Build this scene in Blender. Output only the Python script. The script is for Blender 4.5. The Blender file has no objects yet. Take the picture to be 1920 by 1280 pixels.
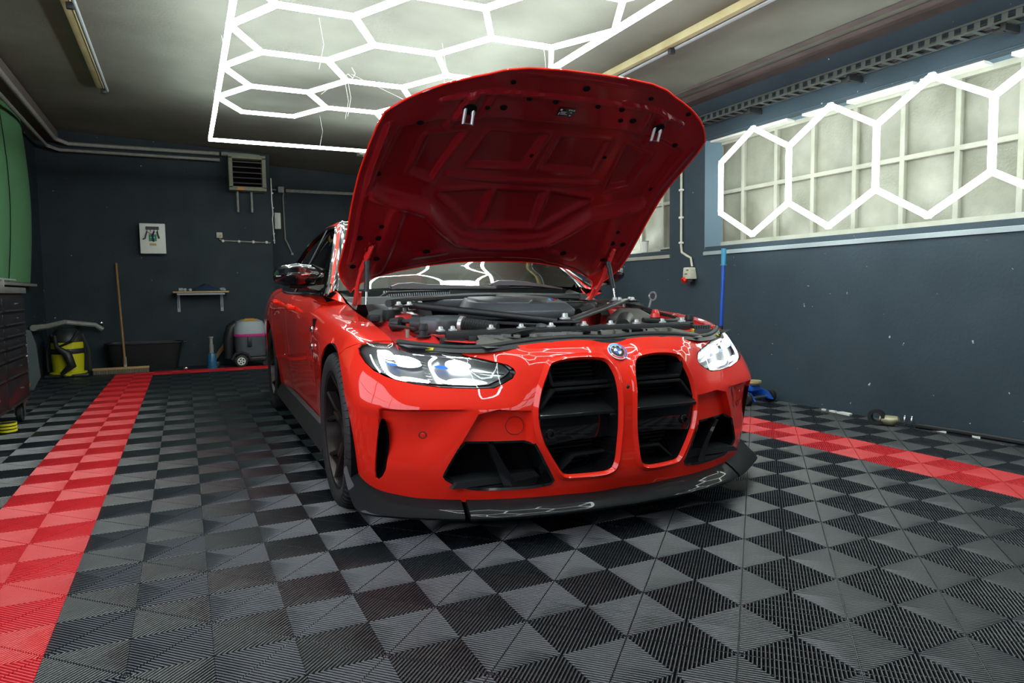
import bpy, bmesh, math, random
import numpy as np
from mathutils import Vector, Matrix
from mathutils.bvhtree import BVHTree
random.seed(7)
D=bpy.data; SC=bpy.context.scene; COL=SC.collection

# ------------------------------------------------------------------ camera
cam_d=D.cameras.new('camera'); cam=D.objects.new('camera',cam_d); COL.objects.link(cam)
cam_d.sensor_width=36.0; cam_d.lens=1290.6/1920*36.0; cam_d.clip_start=0.02; cam_d.clip_end=100
_yaw,_pit,_rol=.44292276,.0735703,-.01453129
fw=Vector((math.sin(_yaw)*math.cos(_pit),math.cos(_yaw)*math.cos(_pit),-math.sin(_pit)))
r0=Vector((math.cos(_yaw),-math.sin(_yaw),0)); u0=r0.cross(fw)
rt=r0*math.cos(_rol)+u0*math.sin(_rol); up=u0*math.cos(_rol)-r0*math.sin(_rol)
M=Matrix.Identity(4)
for i in range(3): M[i][0]=rt[i]; M[i][1]=up[i]; M[i][2]=-fw[i]
M[0][3],M[1][3],M[2][3]=0,0,.92585
cam.matrix_world=M; SC.camera=cam
# ------------------------------------------------------------------ world, exposure
W=D.worlds.new('world'); SC.world=W; W.use_nodes=True
W.node_tree.nodes['Background'].inputs[0].default_value=(.55,.62,.72,1)
W.node_tree.nodes['Background'].inputs[1].default_value=.35
SC.view_settings.view_transform='Standard'; SC.view_settings.look='None'
SC.view_settings.gamma=1; SC.view_settings.use_curve_mapping=False
SC.view_settings.exposure=0.0
TUBE=23.5        # light of the hexagon tubes
WTUBE=14.5
DAY=4.2         # daylight behind the workshop door
def area(name,loc,rot,sx,sy,power,col):
    l=D.lights.new(name,'AREA'); l.shape='RECTANGLE'; l.size=sx; l.size_y=sy; l.energy=power; l.color=col
    o=D.objects.new(name,l); COL.objects.link(o); o.location=loc; o.rotation_euler=rot; return o

# ------------------------------------------------------------------ materials
MATS={}
def mat(name,col,rough=.5,metal=0,coat=0,emit=None,estr=0,spec=.5,noise=None,bump=None,trans=0,alpha=None,coatr=.03):
    """procedural principled material; noise=(scale,amount,second colour), bump=(scale,strength)"""
    m=D.materials.new(name); m.use_nodes=True; nt=m.node_tree; b=nt.nodes['Principled BSDF']
    c=tuple(col)+(1,) if len(col)==3 else col
    b.inputs['Base Color'].default_value=c; b.inputs['Roughness'].default_value=rough; b.inputs['Metallic'].default_value=metal
    b.inputs['Coat Weight'].default_value=coat; b.inputs['Coat Roughness'].default_value=coatr
    b.inputs['Specular IOR Level'].default_value=spec
    if trans: b.inputs['Transmission Weight'].default_value=trans
    if emit: b.inputs['Emission Color'].default_value=tuple(emit)+(1,); b.inputs['Emission Strength'].default_value=estr
    if noise or bump:
        tc=nt.nodes.new('ShaderNodeTexCoord')
    if noise:
        n=nt.nodes.new('ShaderNodeTexNoise'); n.inputs['Scale'].default_value=noise[0]; n.inputs['Detail'].default_value=6
        r=nt.nodes.new('ShaderNodeValToRGB'); r.color_ramp.elements[0].position=.5-noise[1]; r.color_ramp.elements[1].position=.5+noise[1]
        r.color_ramp.elements[0].color=c; r.color_ramp.elements[1].color=tuple(noise[2])+(1,)
        nt.links.new(tc.outputs['Object'],n.inputs['Vector']); nt.links.new(n.outputs['Fac'],r.inputs['Fac']); nt.links.new(r.outputs['Color'],b.inputs['Base Color'])
    if bump:
        n2=nt.nodes.new('ShaderNodeTexNoise'); n2.inputs['Scale'].default_value=bump[0]; n2.inputs['Detail'].default_value=5
        bp=nt.nodes.new('ShaderNodeBump'); bp.inputs['Strength'].default_value=bump[1]; bp.inputs['Distance'].default_value=.01
        nt.links.new(tc.outputs['Object'],n2.inputs['Vector']); nt.links.new(n2.outputs['Fac'],bp.inputs['Height']); nt.links.new(bp.outputs['Normal'],b.inputs['Normal'])
    MATS[name]=m; return m
def wallmat(name,base,dark,chipcol,chip_thr,rough=.75,streak=.0):
    m=mat(name,base,rough); nt=m.node_tree; b=nt.nodes['Principled BSDF']; tc=nt.nodes.new('ShaderNodeTexCoord')
    def nz(s,d=6):
        n=nt.nodes.new('ShaderNodeTexNoise'); n.inputs['Scale'].default_value=s; n.inputs['Detail'].default_value=d; nt.links.new(tc.outputs['Object'],n.inputs['Vector']); return n
    def ramp(a,p0,p1,c0,c1):
        r=nt.nodes.new('ShaderNodeValToRGB'); r.color_ramp.elements[0].position=p0; r.color_ramp.elements[1].position=p1
        r.color_ramp.elements[0].color=tuple(c0)+(1,); r.color_ramp.elements[1].color=tuple(c1)+(1,); nt.links.new(a,r.inputs['Fac']); return r
    r1=ramp(nz(1.3).outputs['Fac'],.35,.68,dark,base)
    n2=nz(20,8); r2=ramp(n2.outputs['Fac'],chip_thr,chip_thr+.012,(0,0,0),(1,1,1))
    mx=nt.nodes.new('ShaderNodeMix'); mx.data_type='RGBA'; mx.inputs[7].default_value=tuple(chipcol)+(1,)
    nt.links.new(r2.outputs['Color'],mx.inputs[0]); nt.links.new(r1.outputs['Color'],mx.inputs[6]); nt.links.new(mx.outputs[2],b.inputs['Base Color'])
    n3=nz(45,5); bp=nt.nodes.new('ShaderNodeBump'); bp.inputs['Strength'].default_value=.35; bp.inputs['Distance'].default_value=.004
    nt.links.new(n3.outputs['Fac'],bp.inputs['Height']); nt.links.new(bp.outputs['Normal'],b.inputs['Normal'])
    n4=nz(3); mr=nt.nodes.new('ShaderNodeMapRange'); mr.inputs[3].default_value=rough-.2; mr.inputs[4].default_value=rough+.1
    nt.links.new(n4.outputs['Fac'],mr.inputs[0]); nt.links.new(mr.outputs[0],b.inputs['Roughness'])
    return m
def carbonmat():
    m=mat('carbon_fibre',(.008,.008,.009),.5,0,.35,coatr=.03,spec=.05); nt=m.node_tree; b=nt.nodes['Principled BSDF']
    tc=nt.nodes.new('ShaderNodeTexCoord'); mp=nt.nodes.new('ShaderNodeMapping'); mp.inputs['Rotation'].default_value=(.3,.4,.785); mp.inputs['Scale'].default_value=(220,220,220)
    w=nt.nodes.new('ShaderNodeTexWave'); w.inputs['Scale'].default_value=1.0; w.wave_type='BANDS'
    r=nt.nodes.new('ShaderNodeValToRGB'); r.color_ramp.elements[0].color=(.002,.002,.003,1); r.color_ramp.elements[1].color=(.022,.024,.026,1)
    nt.links.new(tc.outputs['Object'],mp.inputs[0]); nt.links.new(mp.outputs[0],w.inputs[0]); nt.links.new(w.outputs['Fac'],r.inputs[0]); nt.links.new(r.outputs[0],b.inputs['Base Color'])
    return m
def glassmat(name,tint,fac=.0,rough=0.0):
    m=D.materials.new(name); m.use_nodes=True; nt=m.node_tree; nt.nodes.clear()
    o=nt.nodes.new('ShaderNodeOutputMaterial'); t=nt.nodes.new('ShaderNodeBsdfTransparent'); t.inputs[0].default_value=tuple(tint)+(1,)
    g=nt.nodes.new('ShaderNodeBsdfGlossy'); g.inputs['Roughness'].default_value=rough; fr=nt.nodes.new('ShaderNodeFresnel'); fr.inputs[0].default_value=1.5
    ad=nt.nodes.new('ShaderNodeMath'); ad.operation='ADD'; ad.inputs[1].default_value=fac; ad.use_clamp=True
    mx=nt.nodes.new('ShaderNodeMixShader'); nt.links.new(fr.outputs[0],ad.inputs[0]); nt.links.new(ad.outputs[0],mx.inputs[0]); nt.links.new(t.outputs[0],mx.inputs[1]); nt.links.new(g.outputs[0],mx.inputs[2]); nt.links.new(mx.outputs[0],o.inputs[0])
    MATS[name]=m; return m
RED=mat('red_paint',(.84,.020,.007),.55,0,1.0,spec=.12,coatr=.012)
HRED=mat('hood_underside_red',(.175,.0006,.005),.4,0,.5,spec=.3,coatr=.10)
BAYRED=mat('bay_red',(.85,.02,.02),.4,0,.5,noise=(14,.25,(.70,.05,.045)))
BLK=mat('gloss_black',(.006,.006,.007),.12,0,.6)
PL=mat('black_plastic',(.018,.02,.022),.45)
PLD=mat('dark_cavity',(.004,.004,.005),.9,spec=.1)
PLG=mat('grey_plastic',(.095,.108,.12),.40,noise=(8,.3,(.065,.075,.085)))
DUST=mat('dusty_plastic',(.20,.195,.18),.55,noise=(10,.3,(.08,.08,.078)))
RUB=mat('rubber',(.016,.018,.019),.55)
TYRE=mat('tyre_rubber',(.020,.021,.022),.62,bump=(120,.15))
RIM=mat('bronze_rim',(.050,.040,.038),.32,.75)
CHR=mat('chrome',(.75,.78,.8),.12,1.0)
STEEL=mat('steel',(.45,.46,.47),.38,1.0)
ZINC=mat('zinc_bolt',(.62,.64,.64),.35,.6)
CARB=carbonmat()
WHT=mat('white_paint',(.75,.78,.72),.5)
CREAM=mat('cream_plastic',(.62,.63,.50),.5,noise=(12,.3,(.5,.5,.38)))
BLUE=mat('blue_paint',(.01,.10,.55),.35,0,.5)
BLUEL=mat('light_blue_grip',(.05,.30,.50),.5)
YEL=mat('yellow_plastic',(.62,.58,.01),.45)
MAG=mat('magenta_plastic',(.55,.03,.22),.5)
LGREY=mat('light_grey_plastic',(.32,.36,.38),.45)
WOOD=mat('wood',(.32,.17,.06),.6,noise=(18,.3,(.22,.10,.03)))
LWOOD=mat('shelf_wood',(.50,.33,.14),.6,noise=(18,.3,(.4,.24,.09)))
GREEN=mat('green_curtain',(.10,.26,.12),.55)
DRED=mat('dark_red_metal',(.10,.005,.012),.3,0,.4)
BRS=mat('yellowed_beam',(.50,.46,.26),.6,noise=(6,.3,(.34,.28,.12)))
PIPE=mat('grey_pipe',(.30,.31,.28),.5,noise=(20,.25,(.2,.2,.17)))
TRAYM=mat('cable_tray_metal',(.16,.18,.17),.45,.6)
NAVY=mat('navy_cloth',(.01,.03,.06),.9)
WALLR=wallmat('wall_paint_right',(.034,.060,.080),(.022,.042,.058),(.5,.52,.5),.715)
WALLB=wallmat('wall_paint_dimmed',(.012,.027,.036),(.007,.017,.024),(.5,.52,.5),.72)  # wall colour darkened to stand in for weaker light at the back
CEILM=wallmat('ceiling_plaster',(.215,.225,.185),(.15,.155,.125),(.15,.15,.14),.77,.85)
REVEAL=mat('reveal_paint',(.30,.36,.38),.6)
FRAMEW=mat('window_frame_paint',(.30,.31,.23),.6,noise=(9,.3,(.42,.43,.38)))
PANE=mat('frosted_pane',(.30,.31,.25),.32,noise=(2.6,.20,(.13,.135,.095)),bump=(60,.2))
def em(name,col,s):
    m=D.materials.new(name); m.use_nodes=True; nt=m.node_tree; nt.nodes.clear(); o=nt.nodes.new('ShaderNodeOutputMaterial'); e=nt.nodes.new('ShaderNodeEmission')
    e.inputs[0].default_value=tuple(col)+(1,); e.inputs[1].default_value=s; nt.links.new(e.outputs[0],o.inputs[0]); MATS[name]=m; return m
TUBEM=em('tube_light',(.90,1.0,.985),TUBE); TUBEW=em('wall_tube_light',(.93,1.0,.96),WTUBE); LEDM=em('headlight_led',(.95,1.0,1.0),9.0); LEDB=mat('led_blue',(.02,.12,.6),.3,emit=(.05,.25,1),estr=.5)
DAYM=em('daylight_pane',(.86,.90,1.0),DAY)
DAYM2=em('door_daylight',(.86,.92,1.0),3.0)
GL=glassmat('clear_lens',(.96,.97,.97)); WS=glassmat('windscreen_glass',(.50,.62,.58),.20); SG=glassmat('side_glass',(.10,.12,.13),.02)
TB=mat('floor_tile_black',(.013,.016,.020),.29,spec=.95,noise=(2.0,.3,(.020,.024,.029))); TR=mat('floor_tile_red',(.62,.012,.018),.36,spec=.8,noise=(2.0,.3,(.58,.022,.03)))

# ------------------------------------------------------------------ mesh helpers
class MB:
    def __init__(s): s.v=[]; s.f=[]; s.m=[]; s.mi=0
    def add(s,V,F):
        n=len(s.v); s.v+= [tuple(v) for v in V]; s.f+=[tuple(i+n for i in f) for f in F]; s.m+=[s.mi]*len(F); return s
    def box(s,c,d,rz=0,R=None):
        hx,hy,hz=d[0]/2,d[1]/2,d[2]/2
        V=[Vector((x,y,z)) for x in(-hx,hx) for y in(-hy,hy) for z in(-hz,hz)]
        R=R or Matrix.Rotation(rz,3,'Z'); c=Vector(c)
        return s.add([R@v+c for v in V],[(0,1,3,2),(4,6,7,5),(0,4,5,1),(2,3,7,6),(0,2,6,4),(1,5,7,3)])
    def tube(s,pts,r,n=8,closed=False,caps=True,flat=None):
        P=[Vector(p) for p in pts]; k=len(P); rings=[]
        rr=r if isinstance(r,(list,tuple)) else [r]*k
        prev=None
        for i,p in enumerate(P):
            a=P[i-1] if (i>0 or closed) else p; b=P[(i+1)%k] if (i<k-1 or closed) else p
            t=(b-a).normalized()
            if prev is None:
                h=Vector((0,0,1)) if abs(t.z)<.9 else Vector((1,0,0)); x=t.cross(h).normalized()
            else: x=(prev-t*prev.dot(t)).normalized()
            y=t.cross(x); prev=x
            rings.append([p+(x*math.cos(2*math.pi*(q+.5)/n)+y*math.sin(2*math.pi*(q+.5)/n))*rr[i] for q in range(n)])
        V=[v for R_ in rings for v in R_]; F=[]
        for i in range(k if closed else k-1):
            for q in range(n):
                a=i*n+q; b=i*n+(q+1)%n; c=((i+1)%k)*n+(q+1)%n; d=((i+1)%k)*n+q; F.append((a,b,c,d))
        if caps and not closed: F.append(tuple(range(n-1,-1,-1))); F.append(tuple((k-1)*n+q for q in range(n)))
        return s.add(V,F)
    def cyl(s,a,b,r,n=16,r2=None): return s.tube([a,b],[r,r2 if r2 is not None else r],n)
    def lathe(s,prof,c=(0,0,0),axis='Z',n=24):
        V=[];F=[];k=len(prof)
        for q in range(n):
            t=2*math.pi*q/n
            for (r,h) in prof:
                p=(r*math.cos(t),r*math.sin(t),h)
                if axis=='X': p=(p[2],p[0],p[1])
                if axis=='Y': p=(p[1],p[2],p[0])
                V.append((p[0]+c[0],p[1]+c[1],p[2]+c[2]))
        for q in range(n):
            for i in range(k-1):
                a=q*k+i;b=((q+1)%n)*k+i; F.append((a,b,b+1,a+1))
        return s.add(V,F)
    def prism(s,poly,axis,a,b):
        """poly: 2D list; axis X: (y,z), Y: (x,z), Z: (x,y) extruded a..b"""
        def P(p,h): return {'X':(h,p[0],p[1]),'Y':(p[0],h,p[1]),'Z':(p[0],p[1],h)}[axis]
        k=len(poly); V=[P(p,a) for p in poly]+[P(p,b) for p in poly]
        return s.add(V,[tuple(range(k)),tuple(range(2*k-1,k-1,-1))]+[(i,i+k,(i+1)%k+k,(i+1)%k) for i in range(k)])
    def grid(s,G):
        n=len(G);k=len(G[0]); V=[p for r in G for p in r]
        return s.add(V,[(i*k+j,(i+1)*k+j,(i+1)*k+j+1,i*k+j+1) for i in range(n-1) for j in range(k-1)])
    def sphere(s,c,r,n=12,sx=1,sy=1,sz=1):
        pr=[(max(1e-4,math.sin(math.pi*i/8)),-math.cos(math.pi*i/8)) for i in range(9)]
        m=MB(); m.lathe(pr,n=n); return s.add([(c[0]+v[0]*r*sx,c[1]+v[1]*r*sy,c[2]+v[2]*r*sz) for v in m.v],m.f)
    def build(s,name,mats,parent=None,smooth=False,bevel=0,segs=2,loc=None,auto=True):
        me=D.meshes.new(name); me.from_pydata(s.v,[],s.f); me.validate()
        bm=bmesh.new(); bm.from_mesh(me); bmesh.ops.remove_doubles(bm,verts=bm.verts,dist=1e-5) if not smooth=='keep' else None
        bmesh.ops.recalc_face_normals(bm,faces=bm.faces)
        if bevel:
            ed=[e for e in bm.edges if len(e.link_faces)==2 and e.calc_face_angle(0)>.5]
            bmesh.ops.bevel(bm,geom=ed,offset=bevel,segments=segs,affect='EDGES',profile=.5,clamp_overlap=True)
        bm.to_mesh(me); bm.free()
        if not isinstance(mats,(list,tuple)): mats=[mats]
        for m in mats: me.materials.append(m)
        if len(mats)>1 and not bevel and len(me.polygons)==len(s.m):
            me.polygons.foreach_set('material_index',s.m)
        if smooth or bevel:
            me.polygons.foreach_set('use_smooth',[True]*len(me.polygons)); me.set_sharp_from_angle(angle=math.radians(38))
        o=D.objects.new(name,me); COL.objects.link(o)
        if parent: o.parent=parent
        if loc: o.location=loc
        return o
def tag(o,label=None,cat=None,group=None,kind=None):
    if label: o['label']=label
    if cat: o['category']=cat
    if group: o['group']=group
    if kind: o['kind']=kind
    return o
def thing(name,label,cat,loc=(0,0,0),rz=0,group=None):
    o=D.objects.new(name,None); COL.objects.link(o); o.location=loc; o.rotation_euler=(0,0,rz); o.empty_display_size=.05
    return tag(o,label,cat,group)
def struct(name,mb,m,**k): return tag(mb.build(name,m,**k),kind='structure')
def boolean(o,cut,op='DIFFERENCE',keep=False):
    md=o.modifiers.new('b','BOOLEAN'); md.operation=op; md.object=cut; md.solver='EXACT'; md.use_self=False
    dg=bpy.context.evaluated_depsgraph_get(); dg.update(); me=D.meshes.new_from_object(o.evaluated_get(dg)); o.modifiers.clear(); old=o.data; o.data=me; D.meshes.remove(old)
    if not keep: D.objects.remove(cut)
def dup(o,name=None,loc=None,parent=None,rz=None):
    c=o.copy(); COL.objects.link(c)
    if loc is not None: c.location=loc
    if rz is not None: c.rotation_euler=(0,0,rz)
    if parent is not None: c.parent=parent
    for ch in list(o.children):
        d=ch.copy(); COL.objects.link(d); d.parent=c
        for g in list(ch.children): e=g.copy(); COL.objects.link(e); e.parent=d
    return c

# ------------------------------------------------------------------ the room
XR,XL,YB,YF=4.35,-1.53,10.0,-3.2
def CZ(x): return 2.645+.053*(4.35-x)
WZ0,WZ1=1.30,2.262
# right wall with two window openings
wr=MB()
def wallx(y0,y1,z0,z1,x0=XR,x1=XR+.3): wr.box(((x0+x1)/2,(y0+y1)/2,(z0+z1)/2),(x1-x0,y1-y0,z1-z0))
wallx(YF,10.8,-.1,WZ0); wallx(YF,10.8,WZ1,2.95); wallx(YF,.6,WZ0,WZ1); wallx(5.0,5.51,WZ0,WZ1); wallx(8.6,10.8,WZ0,WZ1)
struct('wall_right',wr,WALLR)
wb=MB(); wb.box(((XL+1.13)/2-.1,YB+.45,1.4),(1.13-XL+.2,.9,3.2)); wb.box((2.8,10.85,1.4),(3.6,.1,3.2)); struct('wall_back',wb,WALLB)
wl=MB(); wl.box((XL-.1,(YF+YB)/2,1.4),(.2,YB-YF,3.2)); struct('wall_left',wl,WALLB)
# wall behind the camera: workshop door with daylight panes
wf=MB(); wf.box((1.4,YF-.1,1.5),(6.4,.2,3.2)); struct('wall_front',wf,WALLB)
dd=MB(); dd.box((-.05,YF+.03,1.25),(2.5,.06,2.4)); dof=tag(dd.build('door_1',LGREY,bevel=.01),kind='structure')
for i in range(4):
    for j in range(2):
        m=MB(); m.box((-.92+i*.58,YF+.075,1.30+j*.62),(.46,.02,.50)); p=m.build('pane',DAYM2,dof)
# daylight opening high on the left wall near the camera
wn=MB(); wn.box((XL+.02,1.5,1.60),(.05,4.1,1.45)); wno=tag(wn.build('window_3',LGREY,bevel=.01),kind='structure')
for i in range(5):
    for j in range(2):
        m=MB(); m.box((XL+.05,1.5+(i-2)*.80,1.60+(j-.5)*.70),(.02,.765,.665)); m.build('pane',DAYM,wno)
cm=MB(); cm.add([(XL-.2,YF-.2,CZ(XL-.2)),(XR+.3,YF-.2,CZ(XR+.3)),(XR+.3,10.9,CZ(XR+.3)),(XL-.2,10.9,CZ(XL-.2)),(XL-.2,YF-.2,3.2),(XR+.3,YF-.2,3.2),(XR+.3,10.9,3.2),(XL-.2,10.9,3.2)],
  [(0,3,2,1),(4,5,6,7),(0,1,5,4),(1,2,6,5),(2,3,7,6),(3,0,4,7)]); struct('ceiling',cm,CEILM)
# brown coving along the right wall, dark band at the back and left
MAROON=mat('cove_brown',(.16,.13,.12),.7,noise=(5,.3,(.10,.08,.075)))
c=MB(); c.prism([(XR,CZ(XR)-.005),(XR,CZ(XR)-.035),(XR-.10,CZ(XR-.1)-.03),(XR-.16,CZ(XR-.16)-.004)],'Y',YF,10.8)
c.box((XR-.27,3.8,CZ(XR-.27)-.006),(.06,13.5,.012)); struct('trim_1',c,MAROON)
c=MB(); c.box((XL+.12,4,2.86),(.24,12,.12)); struct('trim_2',c,MAROON)
# the windows: reveal, frame, glazing bars and panes
def window(n,y0,y1,hy):
    XW=XR+.16
    f=MB()
    f.box((XW,(y0+y1)/2,WZ0+.02),(.06,y1-y0,.05)); f.box((XW,(y0+y1)/2,WZ1-.02),(.06,y1-y0,.05))
    f.box((XW,y0+.02,(WZ0+WZ1)/2),(.06,.05,WZ1-WZ0)); f.box((XW,y1-.02,(WZ0+WZ1)/2),(.06,.05,WZ1-WZ0))
    w=tag(f.build('window_%d'%n,FRAMEW),kind='structure')
    pit=.3735; ys=[]; y=4.673
    ys=[4.673+pit*k for k in range(-14,12) if y0+.08<4.673+pit*k<y1-.08]
    for yy in ys: m=MB(); m.box((XW-.001,yy,(WZ0+WZ1)/2),(.05,.036,WZ1-WZ0-.02)); m.build('glazing_bar',FRAMEW,w,bevel=.004)
    m=MB(); m.box((XW-.003,(y0+y1)/2,1.79),(.044,y1-y0-.04,.034)); m.build('glazing_bar',FRAMEW,w,bevel=.004)
    ed=[y0+.04]+ys+[y1-.04]
    for a,b in zip(ed,ed[1:]):
        for z0,z1 in ((WZ0+.045,1.773),(1.807,WZ1-.045)):
            m=MB(); m.box((XW+.012,(a+b)/2,(z0+z1)/2),(.008,b-a-.037,z1-z0)); p=m.build('pane',PANE,w)
    s=MB(); s.add([(XR-.012,y0-.01,WZ0-.045),(XR-.012,y1+.01,WZ0-.045),(XR+.15,y1+.01,WZ0+.01),(XR+.15,y0-.01,WZ0+.01),(XR-.012,y0-.01,WZ0-.075),(XR-.012,y1+.01,WZ0-.075),(XR+.15,y1+.01,WZ0-.075),(XR+.15,y0-.01,WZ0-.075)],[(0,1,2,3),(4,7,6,5),(0,4,5,1),(1,5,6,2),(2,6,7,3),(3,7,4,0)])
    s.build('window_sill',REVEAL if n==1 else FRAMEW,w)
    pl=MB()
    for q in range(9):
        yy=y0+.2+(y1-y0-.4)*q/8; pl.box((XR+.10,yy,WZ1-.01),(.12,.30+.1*(q%3),.018+.006*(q%2)))
    pl.build('sealing_strip',WHT,w)
window(1,.6,5.0,0); window(2,5.51,8.6,0)
# smoothed light-blue reveal of the near window
r=MB(); r.add([(XR-.004,5.0,WZ0-.02),(XR-.004,5.0,WZ1+.02),(XR+.14,4.93,WZ1),(XR+.14,4.93,WZ0)],[(0,1,2,3)]); r.add([(XR-.004,.6,WZ1+.012),(XR-.004,5.0,WZ1+.012),(XR+.14,4.95,WZ1-.01),(XR+.14,.6,WZ1-.01)],[(0,1,2,3)])
struct('trim_3',r,mat('reveal_blue',(.10,.17,.22),.6))

# ------------------------------------------------------------------ floor: slab and ribbed click tiles
fl=MB(); fl.box(((XL+XR)/2,3.8,-.064),(XR-XL+.4,14.4,.1)); floor=struct('floor',fl,PLD)
U0,V0=.0291883,2.0799
TOP,LOW=0.0,-.0125
def tile_mesh(name,m,x0=-1,x1=1,y1=1):
    b=MB(); n=14; c=.2; p=c/n
    for ci in range(2):
        for cj in range(2):
            flip=(ci+cj)%2==1
            ox,oy=ci*c,cj*c
            def T(x,y,z):
                if flip: x=c-x
                return (ox+x,oy+y,z)
            # ribs along x-y=k ; sum coordinate s=x+y, gap at s=c
            for k in range(-n,n):
                a0=k*p+p*.17; a1=k*p+p*.83
                for half in (0,1):
                    def P(a,z,ins):
                        # line x-y=a inside the cell, s from |a| to 2c-|a|
                        s0=abs(a); s1=2*c-abs(a); g=.0016
                        lo,hi=(s0,c-g) if half==0 else (c+g,s1)
                        lo+=ins; hi-=ins
                        if hi<lo: hi=lo=(hi+lo)/2
                        return ((lo+a)/2,(lo-a)/2,z),((hi+a)/2,(hi-a)/2,z)
                    w=a1-a0; rows=[P(a0+w*fx,z,ins) for fx,z,ins in ((0,LOW,0),(0,-.0042,0),(.07,-.0020,.0006),(.26,-.0005,.0012),(.5,0,.0014),(.74,-.0005,.0012),(.93,-.0020,.0006),(1,-.0042,0),(1,LOW,0))]
                    q=len(rows); V=[T(*r[0]) for r in rows]+[T(*r[1]) for r in rows]
                    F=[(i,i+q,i+q+1,i+1) for i in range(q-1)]+[tuple(range(q)),tuple(range(2*q-1,q-1,-1))]
                    b.add(V,F)
            for k in range(1,8):
                s=k*2*c/8; w=.0011; zt=TOP-.0035 if k!=4 else TOP-.0009
                if k==4: w=.0008
                d=min(s,2*c-s)-.001
                V=[]
                for z in (zt,LOW):
                    for (dd,ss) in ((-d,s-w),(d,s-w),(d,s+w),(-d,s+w)): V.append(T((ss+dd)/2,(ss-dd)/2,z))
                b.add(V,[(0,1,2,3),(0,4,5,1),(2,6,7,3)])
    me=D.meshes.new(name); me.from_pydata(b.v,[],b.f); bm=bmesh.new(); bm.from_mesh(me); 
    if x0>0: bmesh.ops.bisect_plane(bm,geom=bm.verts[:]+bm.edges[:]+bm.faces[:],plane_co=(x0,0,0),plane_no=(-1,0,0),clear_outer=True)
    if x1<.4: bmesh.ops.bisect_plane(bm,geom=bm.verts[:]+bm.edges[:]+bm.faces[:],plane_co=(x1,0,0),plane_no=(1,0,0),clear_outer=True)
    if y1<.4: bmesh.ops.bisect_plane(bm,geom=bm.verts[:]+bm.edges[:]+bm.faces[:],plane_co=(0,y1,0),plane_no=(0,1,0),clear_outer=True)
    bmesh.ops.recalc_face_normals(bm,faces=bm.faces); bm.to_mesh(me); bm.free(); me.materials.append(m); me.polygons.foreach_set('use_smooth',[True]*len(me.polygons)); me.set_sharp_from_angle(angle=math.radians(50)); return me
# rim of every tile, a thin wall round the edge
tm={'b':tile_mesh('tile_black',TB),'r':tile_mesh('tile_red',TR),'bl':tile_mesh('tile_black_left',TB,x0=.045),'br':tile_mesh('tile_black_right',TB,x1=.30),'bb':tile_mesh('tile_black_back',TB,y1=.11),'blb':tile_mesh('tile_black_lb',TB,x0=.045,y1=.11),'brb':tile_mesh('tile_black_rb',TB,x1=.30,y1=.11),'rr':None}
spots=[]
for u in range(-8,23,2):
    for v in range(-11,40,2):
        x=U0+u*.2; y=V0+v*.2
        red=(u==-4 and v<=35) or (u==16) or (v==35 and -4<=u<=16)
        key='r' if red else 'b'
        if not red: key={-8:'bl',22:'br'}.get(u,'b')
        if v==39: key={'b':'bb','bl':'blb','br':'brb','r':'bb'}[key]
        dv=Vector((x+.2,y+.2,-.926)); a=dv.dot(fw); h=abs(dv.dot(rt))/max(a,.05)
        vis=a>.3 and h<.95
        spots.append((0 if vis else 1,dv.length,x,y,key))
spots.sort(); far=MB(); farr=MB()
for i,(nv,d,x,y,key) in enumerate(spots):
    if i<300:
        o=D.objects.new('floor_tile',tm[key]); COL.objects.link(o); o.location=(x,y,0); o.parent=floor
        if key=='r': o['label']='red ribbed floor tile'
    else:
        t=tm[key]; n=len((farr if key=='r' else far).v); (farr if key=='r' else far).add([(q.co.x+x,q.co.y+y,q.co.z) for q in t.vertices],[tuple(p.vertices) for p in t.polygons])
def raw(mb,name,m,parent):
    me=D.meshes.new(name); me.from_pydata(mb.v,[],mb.f); me.materials.append(m); o=D.objects.new(name,me); COL.objects.link(o); o.parent=parent; return o
if far.v: tag(raw(far,'floor_tile_rest',TB,floor),kind='stuff')
if farr.v: tag(raw(farr,'red_floor_tile_rest',TR,floor),kind='stuff')
# ------------------------------------------------------------------ hexagon lights
def hexlight(name,label,loc,edges,mt,parent_extra=None,w=.030,side=.427,group=None,plane='Z'):
    t=thing(name,label,'light',loc,0,group)
    conn=set()
    for (a,b) in edges:
        a=Vector(a);b=Vector(b); d=(b-a); L=d.length; d.normalize()
        m=MB()
        n=Vector((0,0,1)) if plane=='Z' else Vector((1,0,0)); sd=d.cross(n)
        R=Matrix((d,sd,n)).transposed()
        m.box((a+b)/2,(L-.02,w,w*.8),R=R); m.build('light_tube',mt,t)
        for p in (a,b): conn.add(tuple(round(c,3) for c in p))
    cs=MB()
    for p in conn: 
        q=MB(); q.box(p,(.034,.034,.022) if plane=='Z' else (.022,.034,.034)); q.build('tube_connector',mt,t)
    return t
GZ=2.45; S=.414; gx0=.30; gy1=7.49
edges=set()
def E(a,b):
    a=(round(a[0],3),round(a[1],3),0);b=(round(b[0],3),round(b[1],3),0)
    edges.add((min(a,b),max(a,b)))
H=.785
ytop=6.27
cols=[gx0+S,gx0+2.5*S,gx0+4*S]
ncell=7
for ci,cx in enumerate(cols):
    for k in range(ncell if ci!=1 else ncell-1):
        cy=ytop-H/2-k*H-(H/2 if ci==1 else 0)
        V=[(cx+S*math.cos(math.radians(60*q)),cy+H/2*round(math.sin(math.radians(60*q))/.866)) for q in range(6)]
        for q in range(6): E(V[q],V[(q+1)%6])
gx1=gx0+5*S; ybot=ytop-ncell*H-.5
hexlight('hexagon_ceiling_light','white honeycomb of glowing tubes hanging under the ceiling above the car',(0,0,GZ),sorted(edges),TUBEM)
HC=[o for o in D.objects if o.name.startswith('hexagon_ceiling_light')][0]
fr=MB(); 
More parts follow.
